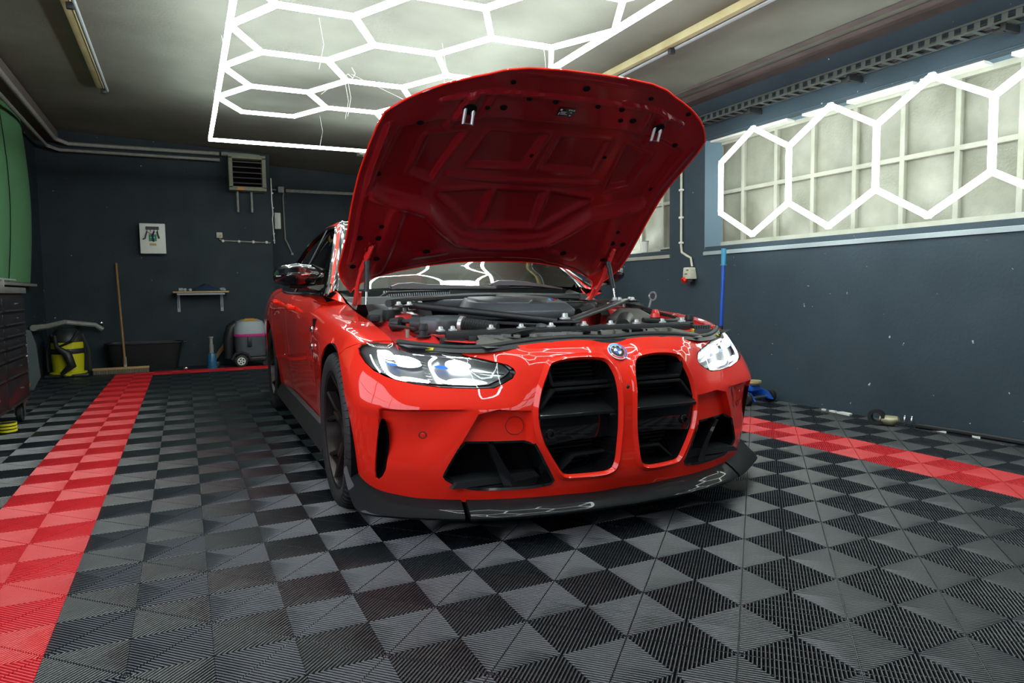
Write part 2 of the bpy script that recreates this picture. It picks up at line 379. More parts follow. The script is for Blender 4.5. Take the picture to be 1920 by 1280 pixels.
for a,b in (((gx0,gy1),(gx1,gy1)),((gx0,gy1),(gx0,ybot)),((gx1,gy1),(gx1,ybot)),((gx0,ybot),(gx1,ybot))):
    m=MB(); a=Vector((a[0],a[1],0)); b=Vector((b[0],b[1],0)); m.box((a+b)/2,(abs(b.x-a.x)+.03,abs(b.y-a.y)+.03,.028)); m.build('frame_tube',TUBEM,HC)
for (x,y) in ((.31,7.1),(.31,5.6),(1.35,6.1),(1.35,6.2),(2.2,7.45),(1.35,7.47),(2.44,4.5),(2.44,2.5),(.31,3.5),(1.8,4.9),(.9,4.9)):
    m=MB(); z=CZ(x)-GZ; q=1.35 if 1<x<2 else x
    m.tube([(x,y,0),(x+.06,y+.12,z*.55),(x+.03,y+.1,z)],.0022,n=4); m.build('hanging_wire',WHT,HC)
# two diagonal suspension wires to a ceiling hook
m=MB(); m.tube([(1.02,5.5,0),(1.32,5.9,.30)],.002,n=4); m.tube([(1.75,5.5,0),(1.35,5.9,.30)],.002,n=4); m.tube([(1.32,5.9,.30),(1.36,5.9,.27),(1.38,5.9,.31),(1.35,5.9,.36)],.004,n=5); m.build('hanging_wire',WHT,HC)
# hexagons in front of the windows
def pointy(xh,y0,zc,n,s=.424):
    e=set(); h=s*math.sqrt(3)
    for k in range(n):
        cy=y0-h/2-k*h
        V=[(0,cy+s*math.cos(math.radians(60*q+30)) ,zc+s*math.sin(math.radians(60*q+30))) for q in range(6)]
        for q in range(6):
            a=tuple(round(c,3) for c in V[q]); b=tuple(round(c,3) for c in V[(q+1)%6]); e.add((min(a,b),max(a,b)))
    return sorted(e)
hexlight('hexagon_window_light','chain of glowing hexagon tubes hung before the large barred window',(XR-.15,0,0),pointy(0,4.63,1.778,6),TUBEW,plane='X',w=.034)
hexlight('hexagon_window_light','glowing hexagon tube light in front of the far window behind the raised bonnet',(XR-.035,0,0),pointy(0,8.35-.0,1.778,3),TUBEW,plane='X',w=.034)
# ------------------------------------------------------------------ ceiling fittings
def fluor(label,x,y0,y1,beam=True):
    t=thing('fluorescent_fitting',label,'light fitting',(x,(y0+y1)/2,CZ(x)),0); L=y1-y0
    if beam: m=MB(); m.box((0,0,-.03),(.05,L,.055)); m.build('batten',BRS,t,bevel=.006)
    m=MB(); m.tube([(.055,-L/2+.1,-.055),(.055,L/2-.1,-.055)],.014,n=10); m.build('unlit_tube',LGREY,t,smooth=True)
    for q in np.linspace(-L/2+.15,L/2-.15,max(2,int(L/1.3))): m=MB(); m.box((.03,q,-.075),(.045,.035,.045)); m.build('bracket',PL,t,bevel=.005)
    return t
fluor('yellowed ceiling batten with an unlit tube beside the right wall',3.22,.6,7.6)
fluor('yellowed ceiling batten with a grey unlit tube at the upper left',-.62,3.2,7.7)
t=thing('fluorescent_fitting','short cream light fitting on the ceiling behind the raised bonnet','light fitting',(2.15,8.75,CZ(3.3)),0)
m=MB(); m.box((.5,0,-.03),(1.2,.16,.05)); m.build('housing',CREAM,t,bevel=.01); m=MB(); m.tube([(-.05,-.05,-.065),(1.05,-.05,-.065)],.014,n=8); m.build('unlit_tube',LGREY,t,smooth=True)
# heating pipes along the left wall and back wall
for k,(dz,dy) in enumerate(((0,0),(-.10,.03))):
    m=MB(); x=-1.30-.09*k; z=2.80+dz*.3
    m.tube([(x,2.0,z-.05*k),(x,9.80+dy,z-.05*k),(x+.12,9.92-.06*k,z-.03-.06*k),(.50,9.92-.06*k,z-.03-.06*k)],.026 if k==0 else .02,n=10)
    o=tag(m.build('heating_pipe',PIPE,smooth=True),'upper grey heating pipe bending along the top of the back wall' if k==0 else 'lower thinner grey heating pipe beneath the first one','pipe')
# cable tray on the right wall
t=thing('cable_tray','perforated grey metal cable tray running above the barred window','cable tray',(XR-.07,3.4,2.39),0)
for sx,sz,h in ((-.055,.03,.05),(.055,.03,.05)):
    m=MB(); L=5.8; n=78
    for i in range(n):   # side rail with slots: uprights between two flanges
        y=-3.4+L*i/n+.02; m.box((sx,y,sz),(.004,.035,h))
    m.box((sx,-.5,sz+h/2),(.012,L,.012)); m.box((sx,-.5,sz-h/2),(.012,L,.012)); m.build('side_rail',TRAYM,t)
for i in range(60): m=MB(); m.box((0,-3.35+i*.097,.002),(.11,.03,.004)); m.build('rung',TRAYM,t)
m=MB(); 
for q in range(4): m.tube([(-.03+.02*q,-3.4+.2*k,.018+.006*math.sin(k*1.7+q)) for k in range(29)],.006,n=5)
m.build('cable',PL,t)
for y in (-1.0,0.0,.93): m=MB(); m.box((.0,y,-.03),(.14,.03,.04)); m.box((-.05,y+.03,-.04),(.03,.06,.03)); m.build('wall_bracket',PL,t,bevel=.004)
t['label']='perforated grey metal cable tray running above the barred window'
# red socket and its conduit
t=thing('power_socket','white industrial socket box with a red outlet hanging on the right wall','socket',(XR,5.15,1.06),0)
m=MB(); m.prism([(-.055,-.05),(.055,-.05),(.045,.06),(-.03,.06)],'X',-.09,-.005); m.build('body',CREAM,t,bevel=.008)
m=MB(); m.cyl((-.06,.035,-.045),(-.095,.042,-.068),.030,14); m.build('red_outlet',RED,t,smooth=True); m=MB(); m.cyl((-.05,-.01,-.05),(-.05,-.01,-.075),.03,12); m.build('black_outlet',PL,t)
m=MB(); m.box((-.095,.0,.0),(.006,.03,.006)); m.box((-.095,-.02,.035),(.006,.03,.006)); m.build('hinge_mark',PL,t)
t=thing('cable_conduit','thin cream conduit with white clips running down to the red socket','conduit',(XR-.02,5.31,0),0)
m=MB(); m.tube([(0,0,2.30),(0,0,1.33),(0,-.01,1.27),(0,-.08,1.235),(0,-.14,1.21),(0,-.16,1.13)],.011,n=8); m.build('pipe',CREAM,t,smooth=True)
for z in (2.35,2.1,1.86,1.60,1.36): m=MB(); m.box((0,0,z),(.03,.045,.02)); m.build('clip',WHT,t,bevel=.004)
# sill clutter
t=thing('paper_cup','white plastic cup standing on the far window sill','cup',(XR+.05,5.98,WZ0+.012)); m=MB(); m.lathe([(.001,0),(.032,0),(.040,.11),(.036,.11),(.03,.004)],n=20); m.build('cup_body',WHT,t,smooth=True); m=MB(); m.lathe([(.041,.106),(.043,.11),(.041,.114),(.037,.11)],n=20); m.build('rim',LGREY,t,smooth=True)
t=thing('work_knife','small black tool lying on the far window sill','tool',(XR+.03,5.62,WZ0+.004)); m=MB(); m.box((0,0,.008),(.02,.13,.016)); m.build('grip',PL,t,bevel=.005); m=MB(); m.box((0,-.08,.008),(.012,.05,.004)); m.build('blade',STEEL,t)
# trolley jack with its upright blue handle
t=thing('trolley_jack','blue trolley jack with black wheels on the floor by the right wall','jack',(4.10,4.12,0),.15)
m=MB()
for sx in(-.11,.11): m.prism([(-.10,.03),(.50,.03),(.62,.10),(.60,.17),(.20,.16),(-.05,.09)],'X',sx-.012,sx+.012)
m.box((0,.45,.09),(.2,.18,.1)); m.build('frame',BLUE,t,bevel=.006)
m=MB(); m.prism([(-.02,.10),(.0,.15),(.42,.18),(.42,.10)],'X',-.06,.06); m.build('lift_arm',BLUE,t,bevel=.006)
m=MB(); m.lathe([(.001,.0),(.045,0),(.062,.018),(.062,.035),(.04,.035),(.001,.03)],c=(0,.01,.145),n=20); m.build('saddle',mat('worn_saddle',(.45,.40,.20),.5),t,smooth=True)
for sx in(-.15,.15): m=MB(); m.lathe([(.001,-.022),(.045,-.022),(.05,-.015),(.05,.015),(.045,.022),(.001,.022)],c=(sx,-.04,.05),axis='X',n=20); m.build('wheel',RUB,t,smooth=True)
for sx in(-.13,.13): m=MB(); m.lathe([(.001,-.015),(.03,-.015),(.03,.015),(.001,.015)],c=(sx,.60,.03),axis='X',n=16); m.build('wheel',RUB,t,smooth=True)
m=MB(); m.cyl((-.15,-.04,.05),(.15,-.04,.05),.012,10); m.build('axle',STEEL,t)
m=MB(); m.tube([(.10,.47,.12),(.13,.44,.60)],.019,n=12); m.build('lower_handle_sleeve',RUB,t,smooth=True)
m=MB(); m.tube([(.13,.44,.58),(.145,.43,1.13)],.0155,n=12); m.build('handle',BLUE,t,smooth=True)
m=MB(); m.tube([(.145,.43,1.12),(.147,.43,1.26)],.021,n=12); m.lathe([(.001,0),(.026,0),(.026,.01),(.001,.01)],c=(.145,.43,1.115),n=12); m.build('handle_grip',BLUEL,t,smooth=True)
# hose coupling, cable and loose bits by the right wall
t=thing('hose_coupling','metal hose coupling lying on the floor by the right wall','hose part',(4.17,3.0,.0),.4)
m=MB(); m.lathe([(.03,-.03),(.052,-.03),(.052,.01),(.03,.02),(.03,-.03)],c=(0,.07,.053),axis='X',n=18); m.build('ring',PL,t,smooth=True)
m=MB(); m.tube([(0,.05,.04),(0,-.02,.035),(0,-.06,.05)],[.03,.036,.02],n=12); m.build('body',mat('dull_brass',(.40,.38,.24),.4,.5),t,smooth=True)
for dz,dy in ((0.05,-.10),(.05,-.14)): m=MB(); m.lathe([(.001,-.004),(.038,-.004),(.038,.004),(.001,.004)],c=(0,dy,dz),axis='Y',n=16); m.build('wing_plate',CHR,t,smooth=True)
m=MB(); m.tube([(4.24,2.86,.018),(4.26,2.80,.018),(4.28,2.6,.02),(4.31,2.3,.016),(4.31,1.6,.016),(4.31,.6,.016)],.016,n=8); tag(m.build('rubber_cable',RUB,smooth=True),'thick black cable lying along the foot of the right wall','cable')
for i,(y,sx) in enumerate(((3.42,.06),(3.52,.03),(2.72,.05),(2.5,.025),(3.6,.02))):
    m=MB(); m.prism([(-sx*.5,-sx),(sx*.4,-sx*.7),(sx*.5,sx*.8),(-sx*.3,sx)],'Z',0,.012); o=m.build('paint_flake',WHT,loc=(4.28,y,0)); tag(o,('white plaster flake under the wall left of the hose coupling','small white chip between the two plaster flakes by the right wall','white plaster flake beside the black cable right of the coupling','tiny white chip farthest right along the black cable','smallest plaster chip, nearest the trolley jack')[i],'debris','flakes of plaster along the right wall')
# ------------------------------------------------------------------ back wall
def onwall(x,z): return (x,YB,z)
K=10.0/9.85
def zz_(z): return .926+(z-.926)*K
t=thing('key_box','white steel key box with a green cross sign and hanging keys on the back wall','box',(-.324,YB,1.65),0)
m=MB(); m.box((0,-.06,0),(.29,.12,.38)); m.build('body',WHT,t,bevel=.008)
m=MB(); m.box((-.0,-.124,.13),(.15,.012,.04)); m.build('key_rail',PL,t)
for q in(-.06,-.02,.02,.06): m=MB(); m.box((q,-.126,.10),(.008,.01,.03)); m.build('key_hook',PL,t)
m=MB(); m.box((.0,-.1225,.01),(.088,.005,.085)); g=m.build('cross_sign',mat('sign_green',(.0,.25,.12),.5),t); m=MB(); m.box((-.0,-.127,.012),(.045,.004,.014)); m.box((-.0,-.127,.012),(.014,.004,.045)); m.build('white_cross',WHT,g)
m=MB(); m.box((.0,-.1225,-.075),(.075,.004,.028)); m.build('tan_label',mat('tan',(.5,.36,.14),.6),t)
m=MB(); m.tube([(-.06,-.135,.09),(-.075,-.14,.04),(-.085,-.14,.0),(-.11,-.135,-.01)],.008,n=6); m.build('key_bunch',PL,t); m=MB(); m.tube([(.02,-.135,.09),(.0,-.145,.03),(.01,-.14,-.04)],.010,n=6); m.build('key_bunch',NAVY,t); m=MB(); m.tube([(.055,-.135,.09),(.06,-.145,.05),(.075,-.14,.0)],.009,n=6); m.build('key_bunch',PL,t); m=MB(); m.tube([(-.05,-.13,.08),(-.02,-.14,.06),(.02,-.14,.05)],.004,n=6); m.build('lanyard',RED,t)
# air heater
t=thing('air_heater','square wall heater with horizontal louvres and two short pipes below','heater',(.825,YB,2.52),0)
m=MB()
for a in ((0,.205,.46,.05),(0,-.205,.46,.05)): m.box((a[0],-.12,a[1]),(a[2],.24,a[3]))
for a in (-.205,.205): m.box((a,-.12,0),(.05,.24,.40))
m.build('casing',PIPE if 0 else mat('heater_casing',(.26,.30,.24),.55,noise=(9,.3,(.18,.18,.10))),t,bevel=.004)
m=MB(); m.box((0,-.08,0),(.37,.02,.37)); m.build('dark_core',PLD,t)
for q in range(5): m=MB(); m.box((0,-.235,-.135+.068*q),(.37,.02,.010),R=Matrix.Rotation(.5,3,'X')); m.build('louvre',STEEL,t)
for q in(-.125,.05): m=MB(); m.tube([(q,-.10,-.23),(q,-.10,-.50)],.016,n=10); m.build('pipe_stub',PIPE,t,smooth=True)
m=MB(); m.tube([(-.20,-.08,.225),(-.2,-.08,.24),(-.3,-.08,.245)],.02,n=8); m.tube([(.17,-.08,.225),(.17,-.08,.25),(.0,-.08,.26),(-.3,-.08,.26)],.02,n=8); m.build('supply_pipe',PIPE,t,smooth=True)
m=MB(); m.box((-.09,-.245,-.21),(.08,.004,.035)); m.build('orange_label',mat('orange_label',(.6,.25,.02),.5),t)
# light switch with conduit
t=thing('light_switch','cream wall switch left of the grey conduit on the back wall','switch',(.46,YB,1.715),0)
m=MB(); m.box((0,-.02,0),(.075,.04,.075)); m.build('cover',CREAM,t,bevel=.008); m=MB(); m.cyl((.008,-.04,-.01),(.008,-.055,-.01),.014,12); m.build('rocker',BRS,t)
t=thing('cable_conduit','horizontal grey conduit with round white clips on the back wall','conduit',(0,YB-.02,0),0)
m=MB(); m.tube([(.46,0,1.67),(.49,0,1.645),(.98,0,1.63),(1.1,0,1.625)],.010,n=8); m.build('pipe',PIPE,t,smooth=True)
for q in(.5,.70,.88,1.05): m=MB(); m.sphere((q,0,1.64-.015*(q-.5)),.020,10); m.build('clip',WHT,t,smooth=True)
t=thing('cable_conduit','crooked white cable running down the corner of the back wall','conduit',(1.14,YB-.01,0),0)
m=MB(); m.tube([(0,0,2.5),(.0,-.005,2.2),(.01,0,2.02),(.0,0,1.95),(.015,0,1.62)],.007,n=6); m.build('pipe',WHT,t,smooth=True)
for q in (2.3,2.1,1.75,1.66): m=MB(); m.sphere((0.01,0,q),.014,8); m.build('clip',WHT,t,smooth=True)
t=thing('distribution_box','narrow grey and cream fuse box at the corner of the back wall','box',(1.21,YB+.4,1.93),0)
m=MB(); m.box((0,-.3,0),(.08,.20,.22)); m.build('body',CREAM,t,bevel=.006); m=MB(); m.box((-.02,-.402,0),(.036,.006,.20)); m.build('front_cover',LGREY,t)
t=thing('wall_trunking','grey cable trunking with a junction box on the recessed back wall','trunking',(1.36,10.8,2.46),0)
m=MB(); m.box((0,-.04,0),(.085,.08,.085)); m.build('junction_box',LGREY,t,bevel=.006); m=MB(); m.box((.62,-.03,-.01),(1.1,.05,.045)); m.build('trunking',PIPE,t,bevel=.004)
m=MB(); m.tube([(-.26,-.03,0),(-.06,-.03,0)],.012,n=8); m.tube([(.04,-.02,-.04),(.03,-.02,-.1),(.04,-.02,-.72),(.07,-.02,-.78),(.13,-.02,-.93)],.011,n=8); m.build('drop_conduit',PIPE,t,smooth=True)
m=MB(); m.sphere((.13,-.03,-.94),.022,8); m.build('cable_end',LGREY,t,smooth=True)
# shelf
t=thing('wall_shelf','small wooden wall shelf on two perforated steel brackets','shelf',(.205,YB,.968),0)
m=MB(); m.box((0,-.13,0),(.66,.26,.022)); m.build('board',LWOOD,t,bevel=.003)
for q in(-.27,.25):
    m=MB(); m.box((q,-.006,-.13),(.035,.006,.25)); m.box((q,-.13,-.022),(.035,.24,.006)); m.tube([(q,-.02,-.2),(q,-.2,-.03)],.006,n=6); m.build('bracket',LGREY,t)
m=MB(); m.box((0,-.245,-.026),(.56,.012,.02)); m.build('front_rail',LGREY,t)
random.seed(3)
G=[]
for i in range(15):
    r=[]
    for j in range(9):
        x=-.17+.34*i/14; y=-.09+.18*j/8; h=.075*math.exp(-((x+.02)/.09)**2-(y/.08)**2)+.022+.012*math.sin(i*1.7)*math.cos(j*1.3)
        if i in(0,14) or j in(0,8): h=.0
        r.append((x,y,h))
    G.append(r)
m=MB(); m.grid(G); o=m.build('cleaning_rag',NAVY,smooth=True,loc=(.28,YB-.13,.9795)); tag(o,'dark navy cleaning rag crumpled on the wooden wall shelf','rag')
for i,(x,s) in enumerate(((-.03,.022),(.0,.016),(.02,.02),(.07,.018),(.46,.022),(.48,.016))):
    t=thing('small_bottle',('leftmost small pale bottle at the left end of the wall shelf','second pale bottle from the left on the wall shelf','third pale bottle from the left on the wall shelf','pale bottle touching the left edge of the navy rag','left one of two pale bottles at the right end of the shelf','rightmost pale bottle at the right end of the wall shelf')[i],'bottle',(x,YB-.17+.02*(i%3),.9795+s),i*.7,'small bottles on the wall shelf'); m=MB(); m.lathe([(.001,-s*1.2),(s,-s*1.2),(s,s*.9),(s*.4,s*1.3),(s*.4,s*1.7),(.001,s*1.7)],axis='X',n=12); m.build('bottle_body',LGREY,t,smooth=True)
# broom
t=thing('push_broom','wide push broom with a long wooden handle leaning on the back wall','broom',(-.70,9.54,.0),0)
m=MB(); m.tube([(.02,-.02,.08),(-.05,.42,1.34)],.0135,n=10); m.build('handle',WOOD,t,smooth=True)
m=MB(); m.box((-.02,-.05,.062),(.60,.06,.026)); m.build('head',LWOOD,t,bevel=.006)
m=MB()
for i in range(70): m.box((-.31+.58*i/69,-.055-.012*(i%3),.026),(.006,.03,.048))
tag(m.build('bristles',mat('bristle',(.25,.22,.16),.8),t),kind='stuff')
m=MB(); m.tube([(.02,-.02,.07),(.015,.03,.19)],.018,n=10); m.build('socket',LGREY,t,smooth=True)
# black mortar tub
t=thing('plastic_tub','black plastic mortar tub standing against the back wall','tub',(-.47,9.81,0),0)
m=MB(); rings=[]
for (w,d,z) in ((.36,.10,.0),(.42,.15,.33),(.44,.17,.335),(.44,.17,.35),(.40,.14,.35),(.35,.09,.02)):
    rings.append([(w*math.copysign(abs(math.cos(a))**.35,math.cos(a)),d*math.copysign(abs(math.sin(a))**.35,math.sin(a)),z) for a in np.linspace(0,2*math.pi,33)])
m.grid(rings); m.build('shell',mat('tub_black',(.008,.009,.010),.5),t,smooth=True); m=MB(); m.tube([(.42,-.06,.33),(.47,-.06,.345),(.47,.06,.345),(.42,.06,.33)],.012,n=6); m.build('handle',PL,t)
m=MB(); m.sphere((0,0,.028),.026,10,1.2,1,1); o=m.build('cleaning_cup',CHR,smooth=True,loc=(-.02,9.40,0)); tag(o,'shiny crumpled foil lump on the floor right of the black tub','debris')
# bottle jack
t=thing('bottle_jack','blue hydraulic bottle jack standing on the red back stripe','jack',(.285,9.50,0),0)
m=MB(); m.lathe([(.001,0),(.065,0),(.065,.025),(.055,.03),(.055,.17),(.045,.19),(.02,.195),(.001,.195)],n=20); m.build('cylinder_body',mat('petrol_blue',(.01,.12,.24),.4,0,.3),t,smooth=True); m=MB(); m.lathe([(.001,.19),(.026,.19),(.026,.30),(.019,.30),(.019,.38),(.03,.385),(.03,.40),(.001,.40)],n=16); m.build('ram',PIPE,t,smooth=True); m=MB(); m.box((.06,0,.05),(.05,.03,.06)); m.build('pump_block',PL,t,bevel=.005)
m=MB(); m.box((0,0,0),(.05,.03,.42),R=Matrix.Rotation(.62,3,'Y')); o=m.build('wooden_plank',WOOD,loc=(.42,9.93,.20),bevel=.003); tag(o,'short wooden plank leaning behind the blue bottle jack','plank')
# carpet extractor
t=thing('carpet_extractor','grey carpet extractor vacuum with a magenta band and spoked wheels','vacuum',(.76,9.64,0),0)
def ring(w,d,z,e=.6,n=25): return [(w*math.copysign(abs(math.cos(a))**e,math.cos(a)),d*math.copysign(abs(math.sin(a))**e,math.sin(a)),z) for a in np.linspace(0,2*math.pi,n)]
m=MB(); m.grid([ring(.16,.15,.12),ring(.185,.17,.13),ring(.20,.18,.39)]); m.build('tank',PLG,t,smooth=True)
m=MB(); m.grid([ring(.205,.185,.385),ring(.207,.187,.39),ring(.205,.185,.415),ring(.20,.18,.42)]); m.build('magenta_band',MAG,t,smooth=True)
m=MB(); m.grid([ring(.20,.18,.42),ring(.195,.175,.50),ring(.165,.15,.575),ring(.10,.10,.605),ring(.001,.001,.607)]); m.build('motor_head',LGREY,t,smooth=True)
m=MB(); m.tube([(-.10,-.10,.57),(-.05,-.12,.60),(.04,-.12,.60),(.10,-.10,.565)],.02,n=8); m.build('top_handle',mat('amber',(.5,.25,.03),.5),t,smooth=True)
m=MB(); m.tube([(-.15,.0,.56),(-.22,0,.50),(-.26,0,.35),(-.27,0,.10)],[.05,.07,.07,.05],n=10); m.build('rear_housing',PL,t,smooth=True)
m=MB(); m.box((-.02,-.19,.32),(.05,.03,.13)); m.build('latch',PL,t,bevel=.006)
m=MB(); m.box((-.02,0,.09),(.40,.32,.06)); m.build('chassis',PL,t,bevel=.015)
m=MB(); m.tube([(-.24,-.2,.10),(-.2,-.2,.17),(-.12,-.2,.19),(-.05,-.2,.16),(-.02,-.2,.10)],.018,n=8); m.build('mudguard',PL,t,smooth=True)
for y in(-.20,.2):
    m=MB(); m.lathe([(.001,-.02),(.06,-.02),(.075,-.015),(.075,.015),(.06,.02),(.001,.02)],c=(-.13,y,.075),axis='Y',n=20); w=m.build('wheel',RUB,t,smooth=True)
    m=MB()
    for q in range(5): a=q*2*math.pi/5; m.box((-.13+.022*math.cos(a),y-.024*(1 if y<0 else -1),.075+.022*math.sin(a)),(.03,.008,.016),R=Matrix.Rotation(-a,3,'Y'))
    m.lathe([(.038,-.004),(.05,-.004),(.05,.004),(.038,.004),(.038,-.004)],c=(-.13,y+(-.022 if y<0 else .022),.075),axis='Y',n=20); m.build('hub_cap',WHT,w,smooth=True)
m=MB(); m.lathe([(.001,-.02),(.035,-.02),(.035,.02),(.001,.02)],c=(.17,-.12,.035),axis='Y',n=14); m.build('front_caster',PL,t,smooth=True)
# yellow vacuum
t=thing('yellow_vacuum','yellow and black drum vacuum cleaner in the back left corner','vacuum',(-1.26,9.50,0),0)
m=MB(); m.lathe([(.001,.02),(.185,.02),(.19,.05),(.155,.06),(.165,.22),(.165,.40),(.15,.41),(.001,.41)],n=28); m.build('drum',YEL,t,smooth=True)
m=MB(); m.lathe([(.168,.27),(.172,.28),(.172,.32),(.168,.33)],n=28); m.build('black_band',PL,t,smooth=True)
m=MB(); m.lathe([(.001,.56),(.10,.555),(.15,.50),(.17,.44),(.17,.41),(.001,.41)],n=28); m.build('motor_head',PL,t,smooth=True)
m=MB(); m.tube([(-.10,-.14,.48),(-.08,-.2,.36),(.02,-.21,.28),(.06,-.21,.14),(-.04,-.20,.05),(-.02,-.19,.02)],[.02,.022,.05,.05,.022,.02],n=10); m.build('suction_hose',PL,t,smooth=True)
m=MB(); m.tube([(-.15,-.02,.50),(-.20,0,.3),(-.2,0,.06)],.018,n=8); m.tube([(.15,-.02,.50),(.21,0,.3),(.22,0,.06)],.02,n=8); m.tube([(-.14,-.08,.5),(-.06,-.16,.36),(.07,-.2,.42),(.12,-.1,.52)],.016,n=8); m.build('power_cord',PL,t,smooth=True)
m=MB(); m.box((0,0,.02),(.44,.36,.035)); m.build('wheel_base',PL,t,bevel=.01)
m=MB(); m.tube([(-1.48,8.9,.60),(-1.42,9.3,.60),(-1.30,9.72,.63),(-1.0,9.86,.58),(-.93,9.88,.52)],[.035,.03,.028,.028,.03],n=8); o=m.build('ducting_hose',PIPE,smooth=True); tag(o,'crumpled silver grey hose lying behind the yellow vacuum','hose')
for x,z in ((-1.155,.60),(-.945,.60)):
    t=thing('door_knob','round chrome wall knob above the yellow vacuum' if x<-1 else 'round chrome wall knob right of the yellow vacuum, nearer the broom','hook',(x,YB,z),0,'chrome knobs on the back wall above the yellow vacuum'); m=MB(); m.cyl((0,0,0),(0,-.06,0),.01,8); m.build('stem',CHR,t); m=MB(); m.sphere((0,-.07,0),.03,12); m.build('knob',CHR,t,smooth=True)
m=MB(); m.prism([(0,0),(.0,.62),(.10,.60),(.14,.45),(.16,.12),(.10,0)],'Y',8.3,8.34); o=m.build('metal_sheet',mat('smeared_metal',(.10,.13,.14),.35,.4,noise=(6,.3,(.18,.21,.22))),loc=(XL+.02,0,0)); tag(o,'dark smeared metal sheet leaning behind the tool cabinet','sheet')
# green roller curtain on the left wall
t=thing('green_curtain','pale green curved folding door panels on the left wall','curtain',(XL,0,0),0)
def panel(y0,y1):
    G=[]
    for i in range(13):
        z=1.08+(2.86-1.08)*i/12; bow=.10*math.sin(math.pi*i/12)
        G.append([(.03+bow*.35+.05*math.sin(math.pi*q/6),y0+(y1-y0)*q/6+bow,z) for q in range(7)])
    m=MB(); m.grid(G); B=[[(p[0]-.03,p[1],p[2]) for p in r] for r in G]; m.grid(B[::-1]); return m
for a,b in ((8.02,9.02),(6.98,7.98),(5.94,6.94),(4.9,5.9)): panel(a,b).build('curtain_panel',GREEN,t,smooth=True)
m=MB(); m.box((.05,7.0,1.06),(.06,4.2,.03)); m.build('bottom_rail',PIPE,t,bevel=.005)
# tool cabinet
mat('cab_black',(.010,.010,.012),.35)
t=thing('tool_cabinet','black roller tool cabinet with many drawers and dark red sides','cabinet',(-1.30,5.60,0),0)
m=MB(); m.box((-.005,0,.66),(.39,1.5,.60)); m.build('body',MATS['cab_black'],t,bevel=.008); m=MB(); m.box((-.005,0,.26),(.40,1.51,.20)); m.build('lower_body',DRED,t,bevel=.008)
m=MB(); m.box((-.0,0,.98),(.42,1.54,.045)); m.build('worktop',mat('scuffed_top',(.06,.065,.065),.5,noise=(20,.25,(.13,.13,.12))),t,bevel=.006)
m=MB(); m.box((.15,.30,1.03),(.03,.03,.05)); m.box((.15,.40,1.06),(.02,.66,.014)); m.build('push_bar',PIPE,t,bevel=.004)
zs=[.93,.82,.725,.645,.565,.485,.36,.16]
for a,b in zip(zs,zs[1:]):
    for yc in (-.36,.36):
        m=MB(); m.box((.195,yc,(a+b)/2),(.016,.70,a-b-.012)); d=m.build('drawer',mat('drawer_black',(.012,.012,.014),.3) if 'drawer_black' not in MATS else MATS['drawer_black'],t,bevel=.003)
        m=MB(); m.box((.207,yc,b+.018),(.012,.62,.010)); m.build('drawer_pull',PL,d); m=MB(); m.cyl((.20,yc+.1,(a+b)/2+.01),(.212,yc+.1,(a+b)/2+.01),.008,10); m.build('lock',CHR,d)
m=MB(); 
for i in range(9): m.box((.19,.751,.44+.022*i),(.012,.004,.013))
m.build('white_lettering',WHT,t); m=MB(); m.box((.17,.751,.545),(.028,.003,.05)); m.build('red_badge',RED,t)
for y in(-.6,.62):
    for x in(-.13,.15):
        m=MB(); m.lathe([(.001,-.02),(.05,-.02),(.058,-.014),(.058,.014),(.05,.02),(.001,.02)],c=(x,y,.058),axis='X',n=18); c=m.build('caster_wheel',RUB,t,smooth=True); m=MB(); m.prism([(y-.03,.15),(y+.03,.15),(y+.012,.05),(y-.012,.05)],'X',x-.032,x-.026); m.prism([(y-.03,.15),(y+.03,.15),(y+.012,.05),(y-.012,.05)],'X',x+.026,x+.032); m.box((x,y,.152),(.09,.09,.008)); m.build('caster_fork',STEEL,c)
t=thing('wheel_dolly','rusty trolley corner on a small caster behind the tool cabinet','trolley',(-1.36,7.05,0),0)
m=MB(); m.box((0,0,.17),(.22,.4,.03)); m.build('rusty_plate',mat('rust',(.20,.08,.03),.7),t); m=MB(); m.lathe([(.001,-.015),(.04,-.015),(.045,.0),(.04,.015),(.001,.015)],c=(.06,.1,.045),axis='X',n=16); c=m.build('caster_wheel',RUB,t,smooth=True); m=MB(); m.box((.06,.1,.10),(.05,.04,.08)); m.build('caster_fork',STEEL,c,bevel=.004)
t=thing('strap_roll','coiled bright yellow strap on the floor by the cabinet caster','strap',(-1.14,5.72,0),0)
for q in range(3): m=MB(); m.lathe([(.055,0),(.06,0),(.06,.014),(.055,.014),(.055,0)],c=(0,0,.012+.022*q),n=22); m.build('strap_turn',YEL,t,smooth=True)
m=MB(); m.lathe([(.001,0),(.05,0),(.05,.07),(.001,.07)],n=18); m.build('core',PL,t,smooth=True)
